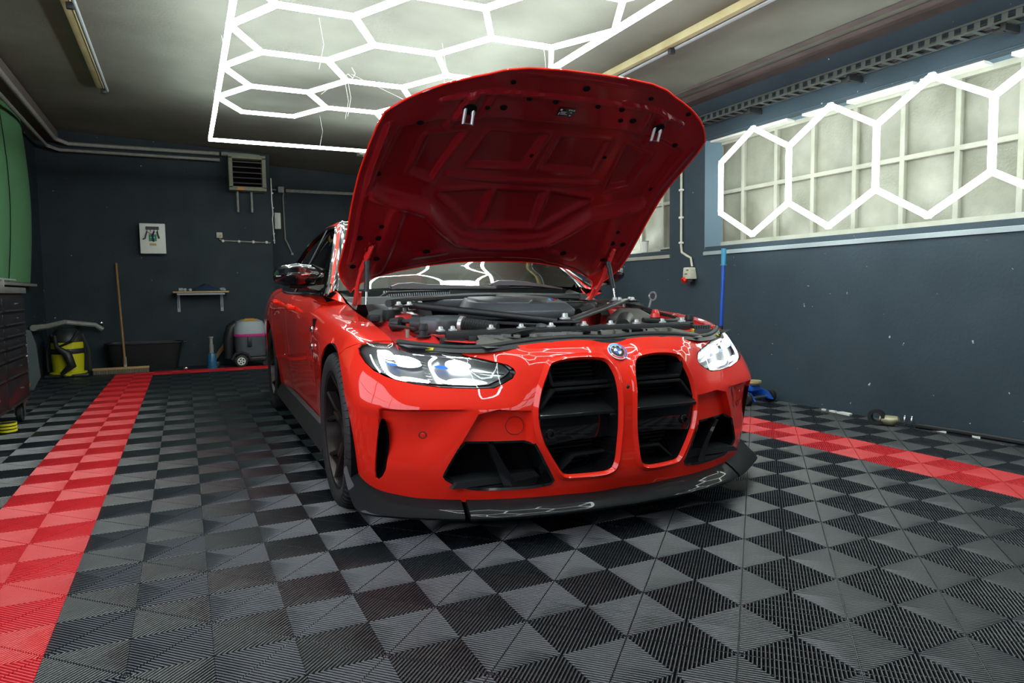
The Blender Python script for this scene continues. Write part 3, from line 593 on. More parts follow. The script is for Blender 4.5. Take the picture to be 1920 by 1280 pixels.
# ------------------------------------------------------------------ the car (local frame: x to its left side, y rearwards from the front axle, z up)
AX=.022
car=thing('car','red sports saloon with its bonnet raised, parked on the ribbed tiles','car',(1.495+AX*.98,2.98,0),-AX)
def st(ss,ls,zs):
    ss=[ss]*9 if not isinstance(ss,list) else ss; ls=[ls]*9 if not isinstance(ls,list) else ls
    return [(ss[i],ls[i],zs[i]) for i in range(9)]
NET=[
 st(0,[-.80,-.835,-.84,-.842,-.842,-.834,-.80,-.757,-.712],[.155,.24,.38,.47,.51,.57,.64,.69,.722]),
 st(.12,[-.80,-.832,-.836,-.836,-.836,-.826,-.802,-.766,-.715],[.155,.24,.38,.47,.51,.575,.648,.698,.733]),
 st(.24,[-.785,-.805,-.812,-.812,-.81,-.80,-.78,-.75,-.702],[.155,.24,.38,.47,.51,.575,.646,.696,.732]),
 st(.36,[-.765,-.785,-.79,-.786,-.783,-.773,-.752,-.725,-.685],[.155,.24,.375,.47,.508,.572,.640,.690,.724]),
 st(.47,[-.735,-.755,-.762,-.762,-.758,-.730,-.697,-.668,-.648],[.155,.24,.375,.47,.506,.57,.632,.678,.708]),
 st(.58,[-.69,-.712,-.722,-.725,-.722,-.690,-.655,-.625,-.602],[.155,.24,.375,.468,.504,.57,.632,.677,.703]),
 st(.70,[-.62,-.645,-.655,-.664,-.668,-.632,-.59,-.552,-.520],[.155,.245,.375,.467,.504,.572,.636,.690,.718]),
 st([.78,.80,.81,.82,.825,.82,.812,.80,.782],[-.56,-.57,-.585,-.595,-.60,-.56,-.51,-.465,-.433],[.155,.25,.375,.467,.505,.58,.645,.70,.730]),
 st([.86,.88,.895,.905,.91,.905,.89,.86,.785],[-.47,-.485,-.49,-.50,-.505,-.465,-.42,-.38,-.355],[.155,.25,.375,.467,.51,.588,.655,.715,.746]),
 st([.895,.92,.935,.945,.948,.945,.925,.888,.785],[-.40,-.41,-.415,-.42,-.425,-.385,-.34,-.29,-.245],[.155,.25,.375,.47,.515,.60,.672,.738,.766]),
 st([.915,.935,.95,.958,.962,.958,.94,.895,.784],[-.33,-.33,-.33,-.33,-.33,-.30,-.25,-.2,-.14],[.155,.25,.375,.475,.525,.615,.69,.762,.78]),
 st([.93,.945,.957,.965,.968,.966,.945,.902,.779],0.0,[.155,.26,.38,.48,.54,.635,.72,.785,.798]),
 st([.92,.935,.95,.96,.964,.962,.945,.905,.768],.25,[.155,.26,.38,.48,.55,.65,.74,.805,.818]),
 st([.905,.915,.93,.94,.946,.948,.938,.905,.758],.5,[.155,.26,.38,.48,.56,.67,.765,.825,.842]),
 st([.895,.90,.915,.925,.932,.938,.934,.90,.75],.75,[.155,.26,.38,.48,.57,.69,.79,.845,.872]),
 st([.89,.895,.91,.922,.93,.938,.936,.905,.845],1.0,[.155,.26,.38,.48,.57,.70,.80,.865,.91]),
 st([.89,.895,.91,.922,.93,.94,.938,.91,.86],1.5,[.155,.26,.38,.48,.58,.71,.815,.88,.92]),
 st([.89,.90,.915,.93,.938,.945,.942,.912,.86],2.1,[.155,.26,.38,.48,.59,.72,.83,.895,.93]),
 st([.92,.935,.95,.962,.968,.966,.95,.90,.83],2.55,[.155,.26,.38,.48,.60,.73,.84,.91,.945]),
 st([.93,.945,.96,.972,.978,.972,.95,.89,.80],2.857,[.155,.26,.38,.48,.60,.74,.85,.925,.96]),
 st([.92,.94,.95,.96,.965,.958,.93,.87,.77],3.25,[.18,.26,.38,.48,.60,.75,.86,.935,.975]),
 st([.80,.86,.90,.92,.92,.91,.88,.83,.72],3.65,[.24,.30,.40,.50,.62,.77,.88,.96,1.0]),
 st([.55,.62,.66,.68,.69,.68,.66,.62,.55],3.88,[.26,.32,.42,.52,.64,.79,.90,.98,1.02]),
 st(0,[3.92,3.93,3.95,3.96,3.97,3.96,3.93,3.91,3.88],[.26,.32,.42,.52,.64,.79,.90,.99,1.03]),
]

def cr(P,nseg):
    P=np.asarray(P,float);n=len(P)
    d=np.linalg.norm(np.diff(P,axis=0).reshape(n-1,-1),axis=1)**.5+1e-6
    t=np.r_[0,np.cumsum(d)]; m=np.zeros_like(P)
    for i in range(n):
        if i==0: m[i]=(P[1]-P[0])/(t[1]-t[0])
        elif i==n-1: m[i]=(P[-1]-P[-2])/(t[-1]-t[-2])
        else:
            a=(P[i]-P[i-1])/(t[i]-t[i-1]);b=(P[i+1]-P[i])/(t[i+1]-t[i]); h0=t[i]-t[i-1];h1=t[i+1]-t[i]; m[i]=(a*h1+b*h0)/(h0+h1)
    out=[]
    for i in range(n-1):
        k=nseg[i];h=t[i+1]-t[i]
        for q in range(k):
            s=q/k; out.append(P[i]*(2*s**3-3*s*s+1)+m[i]*h*(s**3-2*s*s+s)+P[i+1]*(3*s*s-2*s**3)+m[i+1]*h*(s**3-s*s))
    out.append(P[-1]); return np.array(out)
def surf(net,cs,rs):
    a=cr(np.array(net,float),cs); return cr(a.transpose(1,0,2),rs).transpose(1,0,2)
def crv(P,k=6,closed=False):
    P=[tuple(p) for p in P]
    if closed: Q=P[-2:]+P+P[:2]; r=cr(Q,[k]*(len(Q)-1)); return r[2*k:-2*k]
    return cr(P,[k]*(len(P)-1))
mirn=[(-p[0],p[1],p[2]) for p in NET[1]]
RS=[7,10,12,10,7,6,5,6]
FC=13
Gf=surf([mirn]+NET[:12],[FC]*12,RS)[FC:]          # front: columns s=0 .. l=0
fb=MB(); fb.grid([[tuple(p) for p in r] for r in Gf]); fb.grid([[(-p[0],p[1],p[2]) for p in r] for r in Gf[:,::-1]])
BV=BVHTree.FromPolygons([Vector(v) for v in fb.v],fb.f)
def F(s,z,dl=0.0):
    s=float(s);z=float(z)
    h=BV.ray_cast(Vector((s,-2,z)),Vector((0,1,0)))
    if h[0] is None: h=BV.find_nearest(Vector((s,-.6,z)))
    return Vector((s,h[0].y+dl,z))
def sms(a,b,x):
    t=min(1,max(0,(x-a)/(b-a))); return t*t*(3-2*t)
def interp(P,x):
    xs=[p[0] for p in P]; return float(np.interp(x,xs,[p[1] for p in P]))
ZC=[(.36,.497),(.519,.511),(.667,.523),(.788,.527),(.84,.520),(.864,.503),(.878,.47),(.89,.40)]
def ridge(z): return interp([(.20,.715),(.262,.680),(.38,.619),(.481,.566)],z)
SPK=[(.566,.484),(.625,.372),(.66,.30),(.376,.30),(.376,.490),(.50,.500)]
def sdpoly1(x,y,P):
    d=9.; n=len(P); c=False
    for i in range(n):
        x1,y1=P[i];x2,y2=P[(i+1)%n]; dx,dy=x2-x1,y2-y1; t=min(1,max(0,((x-x1)*dx+(y-y1)*dy)/(dx*dx+dy*dy))); d=min(d,math.hypot(x-x1-t*dx,y-y1-t*dy))
        if (y1>y)!=(y2>y) and x<(x2-x1)*(y-y1)/(y2-y1)+x1: c=not c
    return -d if c else d
ZC=[(.36,.497),(.47,.502),(.58,.506),(.70,.516),(.80,.520),(.84,.519),(.864,.503),(.878,.47),(.89,.40)]
def sculpt(p,v=None):
    s,l,z=p
    if s<.34 or s>.90 or z>.54 or l>-.40: return p
    zc=interp(ZC,s); under=sms(zc+.001,zc-.013,z) if v is None else sms(4.02,3.70,v)
    rd=ridge(z); edge=sms(.884,.860,s)
    left=.030*sms(.27,.42,z)*sms(rd-.001,rd+.13,s)*edge
    right=.036*min(1,max(0,-sdpoly1(s,z,SPK)/.009))
    return (s,l+under*left+right,z)
def vrow():
    v=[]
    for k,n_ in enumerate(RS): v+=[k+q/n_ for q in range(n_)]
    return v+[8.0]
VR=vrow()
half=MB(); half.grid([[tuple(p) for p in r] for r in Gf])
Gs=surf(NET[10:],[FC]+[6]*(len(NET)-12),RS)[FC:]   # side from l=0 rearwards
half.grid([[tuple(p) for p in r] for r in Gs])
bt=half.build('body_tmp',RED,smooth=True)
bm=bmesh.new(); bm.from_mesh(bt.data); bmesh.ops.remove_doubles(bm,verts=bm.verts,dist=3e-4)
bmesh.ops.recalc_face_normals(bm,faces=bm.faces)
c=sum((f.normal.x for f in bm.faces if f.calc_center_median().y>.8)) 
if c<0: bmesh.ops.reverse_faces(bm,faces=bm.faces)
bm.to_mesh(bt.data); bm.free()
def inpoly(x,y,P):
    c=False;n=len(P)
    for i in range(n):
        x1,y1=P[i];x2,y2=P[(i+1)%n]
        if (y1>y)!=(y2>y) and x<(x2-x1)*(y-y1)/(y2-y1)+x1: c=not c
    return c
def pcut(bm,poly,axis,rng,remove='in',test=None):
    """split the shell along a polygon seen along an axis (Y: x,z plane; X: y,z plane) and drop one side"""
    ia=(0,2) if axis=='Y' else (1,2); ib=1 if axis=='Y' else 0
    P=[(float(p[0]),float(p[1])) for p in poly]; n=len(P)
    cen={}
    for i in range(n):
        a,b=P[i],P[(i+1)%n]
        if (a[0]-b[0])**2+(a[1]-b[1])**2<1e-10: continue
        x0,x1=min(a[0],b[0])-.0005,max(a[0],b[0])+.0005; y0,y1=min(a[1],b[1])-.0005,max(a[1],b[1])+.0005
        fs=[]
        for f in bm.faces:
            us=[v.co[ia[0]] for v in f.verts]; 
            if max(us)<x0 or min(us)>x1: continue
            vs=[v.co[ia[1]] for v in f.verts]
            if max(vs)<y0 or min(vs)>y1: continue
            w=f.verts[0].co[ib]
            if w<rng[0] or w>rng[1]: continue
            fs.append(f)
        if not fs: continue
        ed=list({e for f in fs for e in f.edges}); vt=list({v for f in fs for v in f.verts})
        no=[0,0,0]; no[ia[0]]=-(b[1]-a[1]); no[ia[1]]=b[0]-a[0]; co=[0,0,0]; co[ia[0]]=a[0]; co[ia[1]]=a[1]
        bmesh.ops.bisect_plane(bm,geom=vt+ed+fs,dist=1e-6,plane_co=co,plane_no=no)
    dl=[]
    for f in bm.faces:
        c=f.calc_center_median(); w=c[ib]
        ins=rng[0]<=w<=rng[1] and inpoly(c[ia[0]],c[ia[1]],P)
        if (remove=='in' and ins) or (remove=='out' and not ins): dl.append(f)
    bmesh.ops.delete(bm,geom=dl,context='FACES')
def chaikin(P,n=2,keep=.25):
    P=[Vector(p) for p in P]
    for _ in range(n):
        Q=[]
        for i in range(len(P)):
            a,b=P[i],P[(i+1)%len(P)]; Q+= [a*(1-keep)+b*keep,a*keep+b*(1-keep)]
        P=Q
    return P
def offs(P,d):
    P=[Vector(p) for p in P]; n=len(P); A=sum(P[i].x*P[(i+1)%n].y-P[(i+1)%n].x*P[i].y for i in range(n)); sg=1 if A>0 else -1; out=[]
    for i in range(n):
        t=(P[(i+1)%n]-P[i-1]).normalized(); out.append(P[i]+Vector((t.y,-t.x))*d*sg)
    return out
KID=[(.298,.642),(.286,.657),(.235,.668),(.15,.673),(.080,.665),(.057,.648),(.041,.603),(.036,.50),(.037,.40),(.050,.29),(.064,.252),(.095,.240),(.248,.236),(.272,.252),(.335,.36),(.352,.43),(.355,.49),(.338,.563)]
KID=chaikin(chaikin(KID,1,.18),1,.3)
INT=chaikin([(.621,.378),(.49,.376),(.372,.374),(.356,.345),(.325,.28),(.290,.213),(.38,.204),(.469,.203),(.585,.205),(.640,.222),(.680,.250),(.672,.275)],1,.2)
SLOT=chaikin([(.867,.470),(.855,.448),(.845,.391),(.849,.327),(.859,.250),(.884,.215),(.889,.27),(.886,.34),(.881,.417),(.874,.456)],1)
HUP=[(.417,.630),(.436,.652),(.505,.671),(.579,.688),(.62,.691),(.69,.698),(.745,.699),(.766,.712),(.783,.732),(.83,.736),(.866,.734),(.892,.726),(.905,.714)]
HLO=[(.417,.622),(.431,.608),(.463,.590),(.497,.576),(.543,.575),(.674,.581),(.759,.594),(.813,.606),(.846,.620),(.875,.637),(.895,.664),(.905,.695)]
HEAD=[(.905,.714),(.892,.726),(.866,.734),(.83,.736),(.784,.733),(.784,.80),(.585,.80),(.579,.692),(.505,.674),(.436,.655),(.419,.641),(.415,.626),(.429,.606),(.461,.588),(.497,.573),(.543,.572),(.674,.578),(.759,.591),(.813,.603),(.848,.617),(.877,.635),(.897,.662),(.907,.691)]
def disc(l,z,R,n=48): return [(l+R*math.cos(2*math.pi*i/n),z+R*math.sin(2*math.pi*i/n)) for i in range(n)]
bm=bmesh.new(); bm.from_mesh(bt.data)
def crease_z(s):   # height of the crease row at width s
    return float(np.interp(s,Gf[:,CRI,0],Gf[:,CRI,2]))
CRI=sum(RS[:4]); KR=offs(SPK,-.009)
pcut(bm,SPK,'Y',(-1.2,-.5),'none'); pcut(bm,KR,'Y',(-1.2,-.5),'none')
for v in bm.verts:
    p=v.co
    if .34<p.x<.9 and p.z<.54 and p.y<-.40:
        zc=crease_z(p.x); under=sms(zc+.0005,zc-.011,p.z); rd=ridge(p.z); edge=sms(.884,.860,p.x)
        left=.030*sms(.27,.42,p.z)*sms(rd-.001,rd+.13,p.x)*edge
        right=.036*min(1,max(0,-sdpoly1(p.x,p.z,SPK)/.009))
        p.y+=under*left+right
pcut(bm,offs(KID,.004),'Y',(-1.2,-.6)); pcut(bm,INT,'Y',(-1.2,-.5)); pcut(bm,SLOT,'Y',(-.75,-.40)); pcut(bm,HEAD,'Y',(-.9,-.22))
pcut(bm,disc(0,.335,.378),'X',(.5,1.3)); pcut(bm,disc(2.857,.335,.383),'X',(.5,1.3))
bm.to_mesh(bt.data); bm.free()
SEAM=[(-.45,.7335),(-.428,.7335),(-.351,.736),(-.325,.733),(-.300,.725),(-.274,.716),(-.229,.703),(-.197,.686),(-.155,.668),(-.08,.60),(.0,.3)]
sm=[(a,b+.003) for a,b in SEAM]
parts=dict(front_bumper=('D',[(-.45,1.2)]+SEAM+[(0,-1),(5,-1),(5,1.2)]),
 front_fender=('I',[(-.45,1.2)]+sm+[(.0,.0),(.74,.0),(.74,.845),(.80,.868),(.98,.885),(.98,1.2)]),
 front_door=('I',[(.745,0),(1.86,0),(1.86,1.2),(.985,1.2),(.985,.882),(.805,.865),(.745,.842)]),
 rear_door=('I',[(1.866,0),(2.45,0),(2.45,.55),(2.62,.78),(2.84,.9),(2.84,1.2),(1.866,1.2)]),
 rear_quarter=('I',[(2.456,0),(5,0),(5,1.2),(2.846,1.2),(2.846,.9),(2.626,.78),(2.456,.55)]))
MIR=Matrix.Scale(-1,4,(1,0,0))
def mirror_mesh(me):
    m2=me.copy(); m2.transform(MIR); m2.flip_normals(); return m2
def finish(o,name,parent,both='join',label=None,ang=32):
    o.name=name; o.data.name=name; o.parent=parent
    bm=bmesh.new(); bm.from_mesh(o.data); bmesh.ops.remove_doubles(bm,verts=bm.verts,dist=2e-4)
    if both=='join':
        m2=mirror_mesh(o.data); bm.from_mesh(m2)
    bmesh.ops.remove_doubles(bm,verts=bm.verts,dist=1e-4); bm.to_mesh(o.data); bm.free()
    o.data.polygons.foreach_set('use_smooth',[True]*len(o.data.polygons)); o.data.set_sharp_from_angle(angle=math.radians(ang))
    if both=='copy':
        c=D.objects.new(name,mirror_mesh(o.data)); COL.objects.link(c); c.parent=parent; return o,c
    return o
body={}
for nm,(op,poly) in parts.items():
    o=bt.copy(); o.data=bt.data.copy(); COL.objects.link(o)
    bm=bmesh.new(); bm.from_mesh(o.data)
    if nm!='front_bumper': bmesh.ops.delete(bm,geom=[f for f in bm.faces if f.calc_center_median().y<-.5],context='FACES')
    else: bmesh.ops.delete(bm,geom=[f for f in bm.faces if f.calc_center_median().y>.1],context='FACES')
    pcut(bm,poly,'X',(-.2,1.3),'in' if op=='D' else 'out')
    if nm!='front_bumper': pcut(bm,[(.2,-1),(2.6,-1),(2.6,.255),(.2,.255)],'X',(-.2,1.3))
    bm.to_mesh(o.data)
    if nm=='front_bumper':
        bm.from_mesh(mirror_mesh(o.data)); bmesh.ops.remove_doubles(bm,verts=[v for v in bm.verts if abs(v.co.x)<.001],dist=4e-4); bm.to_mesh(o.data)
    bm.free()
    md=o.modifiers.new('s','SOLIDIFY'); md.thickness=.007; md.offset=-1
    dg=bpy.context.evaluated_depsgraph_get(); me=D.meshes.new_from_object(o.evaluated_get(dg)); o.modifiers.clear(); o.data=me
    body[nm]=finish(o,nm,car,'none' if nm=='front_bumper' else 'copy')
D.objects.remove(bt)
def both(f,parent=car,*a):
    """build a part for both sides: f(sign)"""
    return [f(sg) for sg in (-1,1)]
# --- kidney surrounds and grille inserts
def kidney(sg):
    m=MB(); rings=[]
    for p,q0,q1,q2,q3,q4 in zip(KID,offs(KID,.022),offs(KID,.014),offs(KID,.005),offs(KID,-.001),offs(KID,-.007)):
        R=[F(sg*max(.004,q0.x),q0.y,.003),F(sg*max(.014,q1.x),q1.y,-.007),F(sg*q2.x,q2.y,-.012),F(sg*q3.x,q3.y,-.004),F(sg*q4.x,q4.y,.010)]
        rings.append([tuple(v) for v in R])
    rings.append(rings[0]); m.grid(rings); o=m.build('grille_surround',RED,car,smooth=True)
    m=MB(); rings=[]
    for a,b in zip(offs(KID,-.0065),offs(KID,-.010)):
        v=F(sg*a.x,a.y,.006); rings.append([tuple(v),tuple(F(sg*b.x,b.y,.034)),tuple(F(sg*b.x,b.y,.05)),(sg*b.x,-.64,b.y)])
    rings.append(rings[0]); m.grid(rings); g=m.build('grille_frame',BLK,car,smooth=True)
    m=MB(); P=offs(KID,-.005); m.prism([(sg*p.x,p.y) for p in P],'Y',-.655,-.64); m.build('radiator_panel',PLD,g)
    m=MB()
    for i in range(26):
        z=.25+i*.0155; 
        xs=[p.x for p in P if abs(p.y-z)<.02]; 
        if len(xs)>1: m.box((sg*(min(xs)+max(xs))/2,-.66,z),(max(xs)-min(xs)-.01,.008,.005))
    tag(m.build('cooling_fins',PL,g),kind='stuff')
    def bar(pts,l0,l1,th,mt,nm):
        m=MB()
        for a,b in zip(pts,pts[1:]):
            n=Vector((b[1]-a[1],a[0]-b[0])).normalized()*th/2
            m.add([(sg*x,l,z) for l in(l0,l1) for (x,z) in((a[0]+n.x,a[1]+n.y),(b[0]+n.x,b[1]+n.y),(b[0]-n.x,b[1]-n.y),(a[0]-n.x,a[1]-n.y))],[(0,1,2,3),(7,6,5,4),(0,4,5,1),(1,5,6,2),(2,6,7,3),(3,7,4,0)])
        return m.build(nm,mt,g,bevel=.0015)
    bar([(.040,.576),(.288,.576),(.305,.640)],-.775,-.70,.012,CARB,'grille_bar')
    bar([(.040,.559),(.286,.559),(.343,.492)],-.785,-.70,.010,CARB,'grille_bar')
    m=MB(); m.add([(sg*.034,-.70,.510),(sg*.33,-.70,.510),(sg*.352,-.785,.482),(sg*.352,-.80,.470),(sg*.030,-.815,.470),(sg*.034,-.70,.492),(sg*.33,-.70,.492),(sg*.352,-.785,.46),(sg*.352,-.80,.458),(sg*.030,-.815,.458)],[(0,1,2,3,4),(9,8,7,6,5),(0,5,6,1),(1,6,7,2),(2,7,8,3),(3,8,9,4),(4,9,5,0)])
    m.build('grille_shelf',CARB,g,bevel=.002)
    m=MB(); m.prism([(sg*.034,.458),(sg*.350,.458),(sg*.345,.395),(sg*.325,.355),(sg*.20,.365),(sg*.034,.365)],'Y',-.785,-.76); m.build('grille_blanking_plate',BLK,g,bevel=.004)
    bar([(.060,.305),(.195,.303),(.262,.244)],-.77,-.69,.009,CARB,'grille_bar')
    m=MB(); m.lathe([(.008,.0),(.010,-.006),(.018,-.006),(.020,.0),(.020,.02)],c=(sg*.303,-.788,.398),axis='Y',n=18); m.build('parking_sensor',BLK,g,smooth=True)
both(kidney)
# --- lower intakes
def intake(sg):
    IO=INT
    m=MB(); rings=[]
    for a,b,c2 in zip(offs(IO,.003),offs(IO,-.006),offs(IO,-.012)):
        va=F(sg*a.x,a.y,.0); d0=sculpt((a.x,0,a.y))
        dd=sculpt((a.x,va.y,a.y))[1]
        rings.append([(sg*a.x,dd+.004,a.y),(sg*a.x,dd-.003,a.y),(sg*b.x,dd-.001,b.y),(sg*c2.x,dd+.13,c2.y)])
    rings.append(rings[0]); m.grid(rings); o=m.build('intake_frame',BLK,car,smooth=True)
    m=MB(); m.add([(sg*p.x,F(p.x,p.y).y+.125,p.y) for p in offs(IO,-.004)],[tuple(range(len(IO)))]); m.build('intake_back',PLD,o)
    m=MB(); G=[]
    for i in range(9):
        t=i/8; G.append([(sg*(.515-.075*t+dx),F(.5,.3).y+dy+.01*math.sin(t*3),.372-.165*t) for dx,dy in((-.004-.02*t,.015),(.0,.005),(.006+.02*t,.03),(.004,.09))])
    m.grid(G); m.build('intake_fin',CARB,o,smooth=True)
    m=MB(); m.prism([(sg*.30,.212),(sg*.66,.215),(sg*.64,.235),(sg*.33,.245)],'Y',-.70,-.60); m.build('intake_floor',PL,o)
    # air curtain slot lining
    m=MB(); rings=[]
    for a in SLOT: v=F(sg*a.x,a.y,0); rings.append([tuple(v+Vector((0,.004,0))),(v.x,v.y+.16,v.z)])
    rings.append(rings[0]); m.grid(rings); s=m.build('air_curtain_slot',BLK,car,smooth=True)
both(intake)
# --- tow cover, parking sensors, camera, emblem
def ringon(s,z,r,w,mt,nm,dl=-.001,ns=28,h=.0015):
    m=MB(); G=[]
    for i in range(ns+1):
        a=2*math.pi*i/ns; G.append([]); 
        for rr,e in((r-w,0),(r-w*.5,-h),(r,0)):
            x,zz=s+rr*math.cos(a),z+rr*math.sin(a); v=F(x,zz); y=sculpt((abs(x),v.y,zz))[1]; G[-1].append((x,y+dl+e,zz))
    m.grid(G); return m.build(nm,mt,car,smooth=True)
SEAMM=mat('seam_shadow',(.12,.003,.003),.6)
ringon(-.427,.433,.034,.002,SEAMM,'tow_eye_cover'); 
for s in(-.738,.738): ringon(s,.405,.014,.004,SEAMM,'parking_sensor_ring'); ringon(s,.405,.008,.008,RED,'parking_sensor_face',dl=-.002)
m=MB(); m.sphere((.0,-.8355,.557),.009,12,1,.5,1); m.build('front_camera',PL,car,smooth=True)
def disc_on(c,nrm,r0,r1,a0,a1,off,mt,nm,parent,n=24):
    nrm=Vector(nrm).normalized(); x=Vector((1,0,0)); y=nrm.cross(x).normalized(); y=-y if y.z<0 else y
    m=MB(); G=[]
    for i in range(n+1):
        a=a0+(a1-a0)*i/n; d=x*math.cos(a)+y*math.sin(a); G.append([tuple(Vector(c)+nrm*off+d*r0),tuple(Vector(c)+nrm*off+d*r1),tuple(Vector(c)+nrm*(off-.003)+d*r1)])
    m.grid(G); return m.build(nm,mt,parent)
a1,a2=F(0,.670),F(0,.698); tn=(a2-a1).normalized(); nr=Vector((0,-tn.z,tn.y)); ec=F(0,.684)
em_=disc_on(ec,nr,.0005,.041,0,2*math.pi,.006,mat('emblem_white',(.8,.82,.85),.25),'round_emblem',car,36)
EB=mat('emblem_blue',(.03,.12,.5),.25); ER=mat('emblem_red',(.6,.02,.03),.25); EL=mat('emblem_light_blue',(.15,.45,.8),.25); EK=mat('emblem_black',(.01,.01,.012),.25)
pi=math.pi
disc_on(ec,nr,.031,.039,pi*.1,pi*.75,.0065,EL,'emblem_arc',em_); disc_on(ec,nr,.034,.0395,-pi*.35,pi*.35,.0068,EB,'emblem_arc',em_); disc_on(ec,nr,.029,.033,-pi*.5,pi*.2,.0068,ER,'emblem_arc',em_); disc_on(ec,nr,.031,.038,-pi*.85,-pi*.4,.0068,ER,'emblem_arc',em_); disc_on(ec,nr,.031,.038,pi*.8,pi*1.1,.0068,EB,'emblem_arc',em_)
disc_on(ec,nr,.0165,.028,0,2*pi,.007,EK,'emblem_ring',em_,36)
for q in (0,2): disc_on(ec,nr,.0005,.016,pi/2*q,pi/2*(q+1),.0072,EB,'emblem_quarter',em_)
def txt(s,size,loc,R,mt,nm,parent,ext=.0004):
    cu=D.curves.new(nm,'FONT'); cu.body=s; cu.size=size; cu.extrude=ext; cu.align_x='CENTER'; cu.align_y='CENTER'
    o=D.objects.new(nm,cu); COL.objects.link(o); dg=bpy.context.evaluated_depsgraph_get(); me=D.meshes.new_from_object(o.evaluated_get(dg)); D.objects.remove(o); D.curves.remove(cu)
    me.materials.clear(); me.materials.append(mt); o=D.objects.new(nm,me); COL.objects.link(o); o.parent=parent; o.matrix_local=Matrix.Translation(loc)@R.to_4x4(); return o
def basis(xd,yd): xd=Vector(xd).normalized(); yd=Vector(yd); yd=(yd-xd*yd.dot(xd)).normalized(); return Matrix((xd,yd,xd.cross(yd))).transposed()
for ch,a in zip('BMW',(140,90,40)):
    a=math.radians(a); d=Vector((math.cos(a),0,0))+tn*math.sin(a); xd=Vector((math.sin(a),0,0))-tn*math.cos(a)
    txt(ch,.0115,ec+nr*.0075+d*.0222,basis(xd,d),MATS['emblem_white'],'emblem_letter',em_)
# --- carbon lip
LA=[(0,-.80,.168),(.3,-.775,.166),(.5,-.725,.166),(.60,-.675,.167),(.70,-.61,.170),(.80,-.535,.175),(.875,-.455,.185),(.905,-.40,.205),(.92,-.355,.235),(.94,-.31,.262)]
LB=[(0,-.878,.126),(.3,-.852,.125),(.5,-.802,.123),(.61,-.755,.121),(.72,-.69,.120),(.83,-.61,.119),(.925,-.535,.122),(.958,-.475,.128),(.967,-.39,.165),(.970,-.305,.238)]
A=crv(LA,6);B=crv(LB,6); 
def lip(i0,i1,sg):
    m=MB(); G=[]
    for a,b in zip(A[i0:i1],B[i0:i1]):
        mid=(a*.45+b*.55)+np.array((0,0,.006))
        r=[tuple(a),tuple(mid),(b[0],b[1],b[2]+.004),(b[0]*1.004,b[1]-.004,b[2]-.004),(b[0],b[1]+.002,b[2]-.013),(a[0],a[1]+.03,a[2]-.04 if a[2]<.2 else a[2]-.02),(a[0],a[1]+.02,a[2]-.005),tuple(a)]
        G.append([(sg*p[0],p[1],p[2]) for p in r])
    m.grid(G); n=len(G[0])-1; m.add(G[-1][:-1],[tuple(range(n))]); m.add(G[0][:-1],[tuple(range(n))]); return m
m1=lip(0,19,-1); m2=lip(0,19,1); m1.add(m2.v,m2.f); m1.build('front_lip',CARB,car,smooth=True)
for sg in(-1,1): lip(19,len(A),sg).build('lip_extension',CARB,car,smooth=True)
m=MB(); m.add([(s,l,.15) for s,l in((-.9,-.40),(-.78,-.55),(-.58,-.66),(-.3,-.76),(0,-.79),(.3,-.76),(.58,-.66),(.78,-.55),(.9,-.4),(.9,4.4-1),(-.9,4.4-1))],[tuple(range(11))]); m.build('undertray',PLD,car)
# --- side skirts
for sg in(-1,1):
    m=MB(); G=[]
    for l in np.linspace(.33,2.52,16):
        G.append([(sg*x,l,z) for x,z in((.90,.262),(.925,.255),(.955,.20),(.962,.165),(.955,.155),(.85,.155))])
    m.grid(G); m.add([G[0][i] for i in range(6)]+[(sg*.85,.33,.26)],[tuple(range(7))]); m.add([G[-1][i] for i in range(6)]+[(sg*.85,2.52,.26)],[tuple(range(7))]); m.build('side_skirt',PL,car,smooth=True)
    # wheel arch liners
    for l0,R in((0,.376),(2.857,.381)):
        m=MB(); G=[]
        for i in range(25):
            a=math.radians(-25+230*i/24); G.append([(sg*x,l0+R*math.cos(a)*(1 if x>.8 else 1),.335+R*math.sin(a)) for x in(.955,.62)])
        m.grid(G); m.add([(sg*.62,l0+R*math.cos(math.radians(15*i)),.335+R*math.sin(math.radians(15*i))) for i in range(24)],[tuple(range(24))]); m.build('wheel_arch_liner',PLD,car)
    # fender vent and badge
    m=MB(); m.add([(sg*.948,.55,.80),(sg*.945,.60,.80),(sg*.930,.70,.58),(sg*.927,.66,.56),(sg*.93,.55,.80),(sg*.93,.60,.80),(sg*.915,.70,.58),(sg*.912,.66,.56)],[(0,1,2,3),(7,6,5,4),(0,4,5,1),(1,5,6,2),(2,6,7,3),(3,7,4,0)]); v=m.build('fender_vent',BLK,car,bevel=.003)
    for k in range(2): m=MB(); m.box((sg*.95,.60+.02*k,.745-.09*k),(.012,.05,.03)); m.build('vent_badge',CHR,v,bevel=.003)
    for l in(1.50,2.42):
        z=.86 if l<2 else .885
        m=MB(); m.tube([(sg*.935,l-.11,z-.02),(sg*.965,l-.09,z-.018),(sg*.972,l,z-.015),(sg*.965,l+.09,z-.012),(sg*.935,l+.11,z-.01)],[.012,.016,.017,.016,.012],n=8); m.build('door_handle',RED,car,smooth=True)
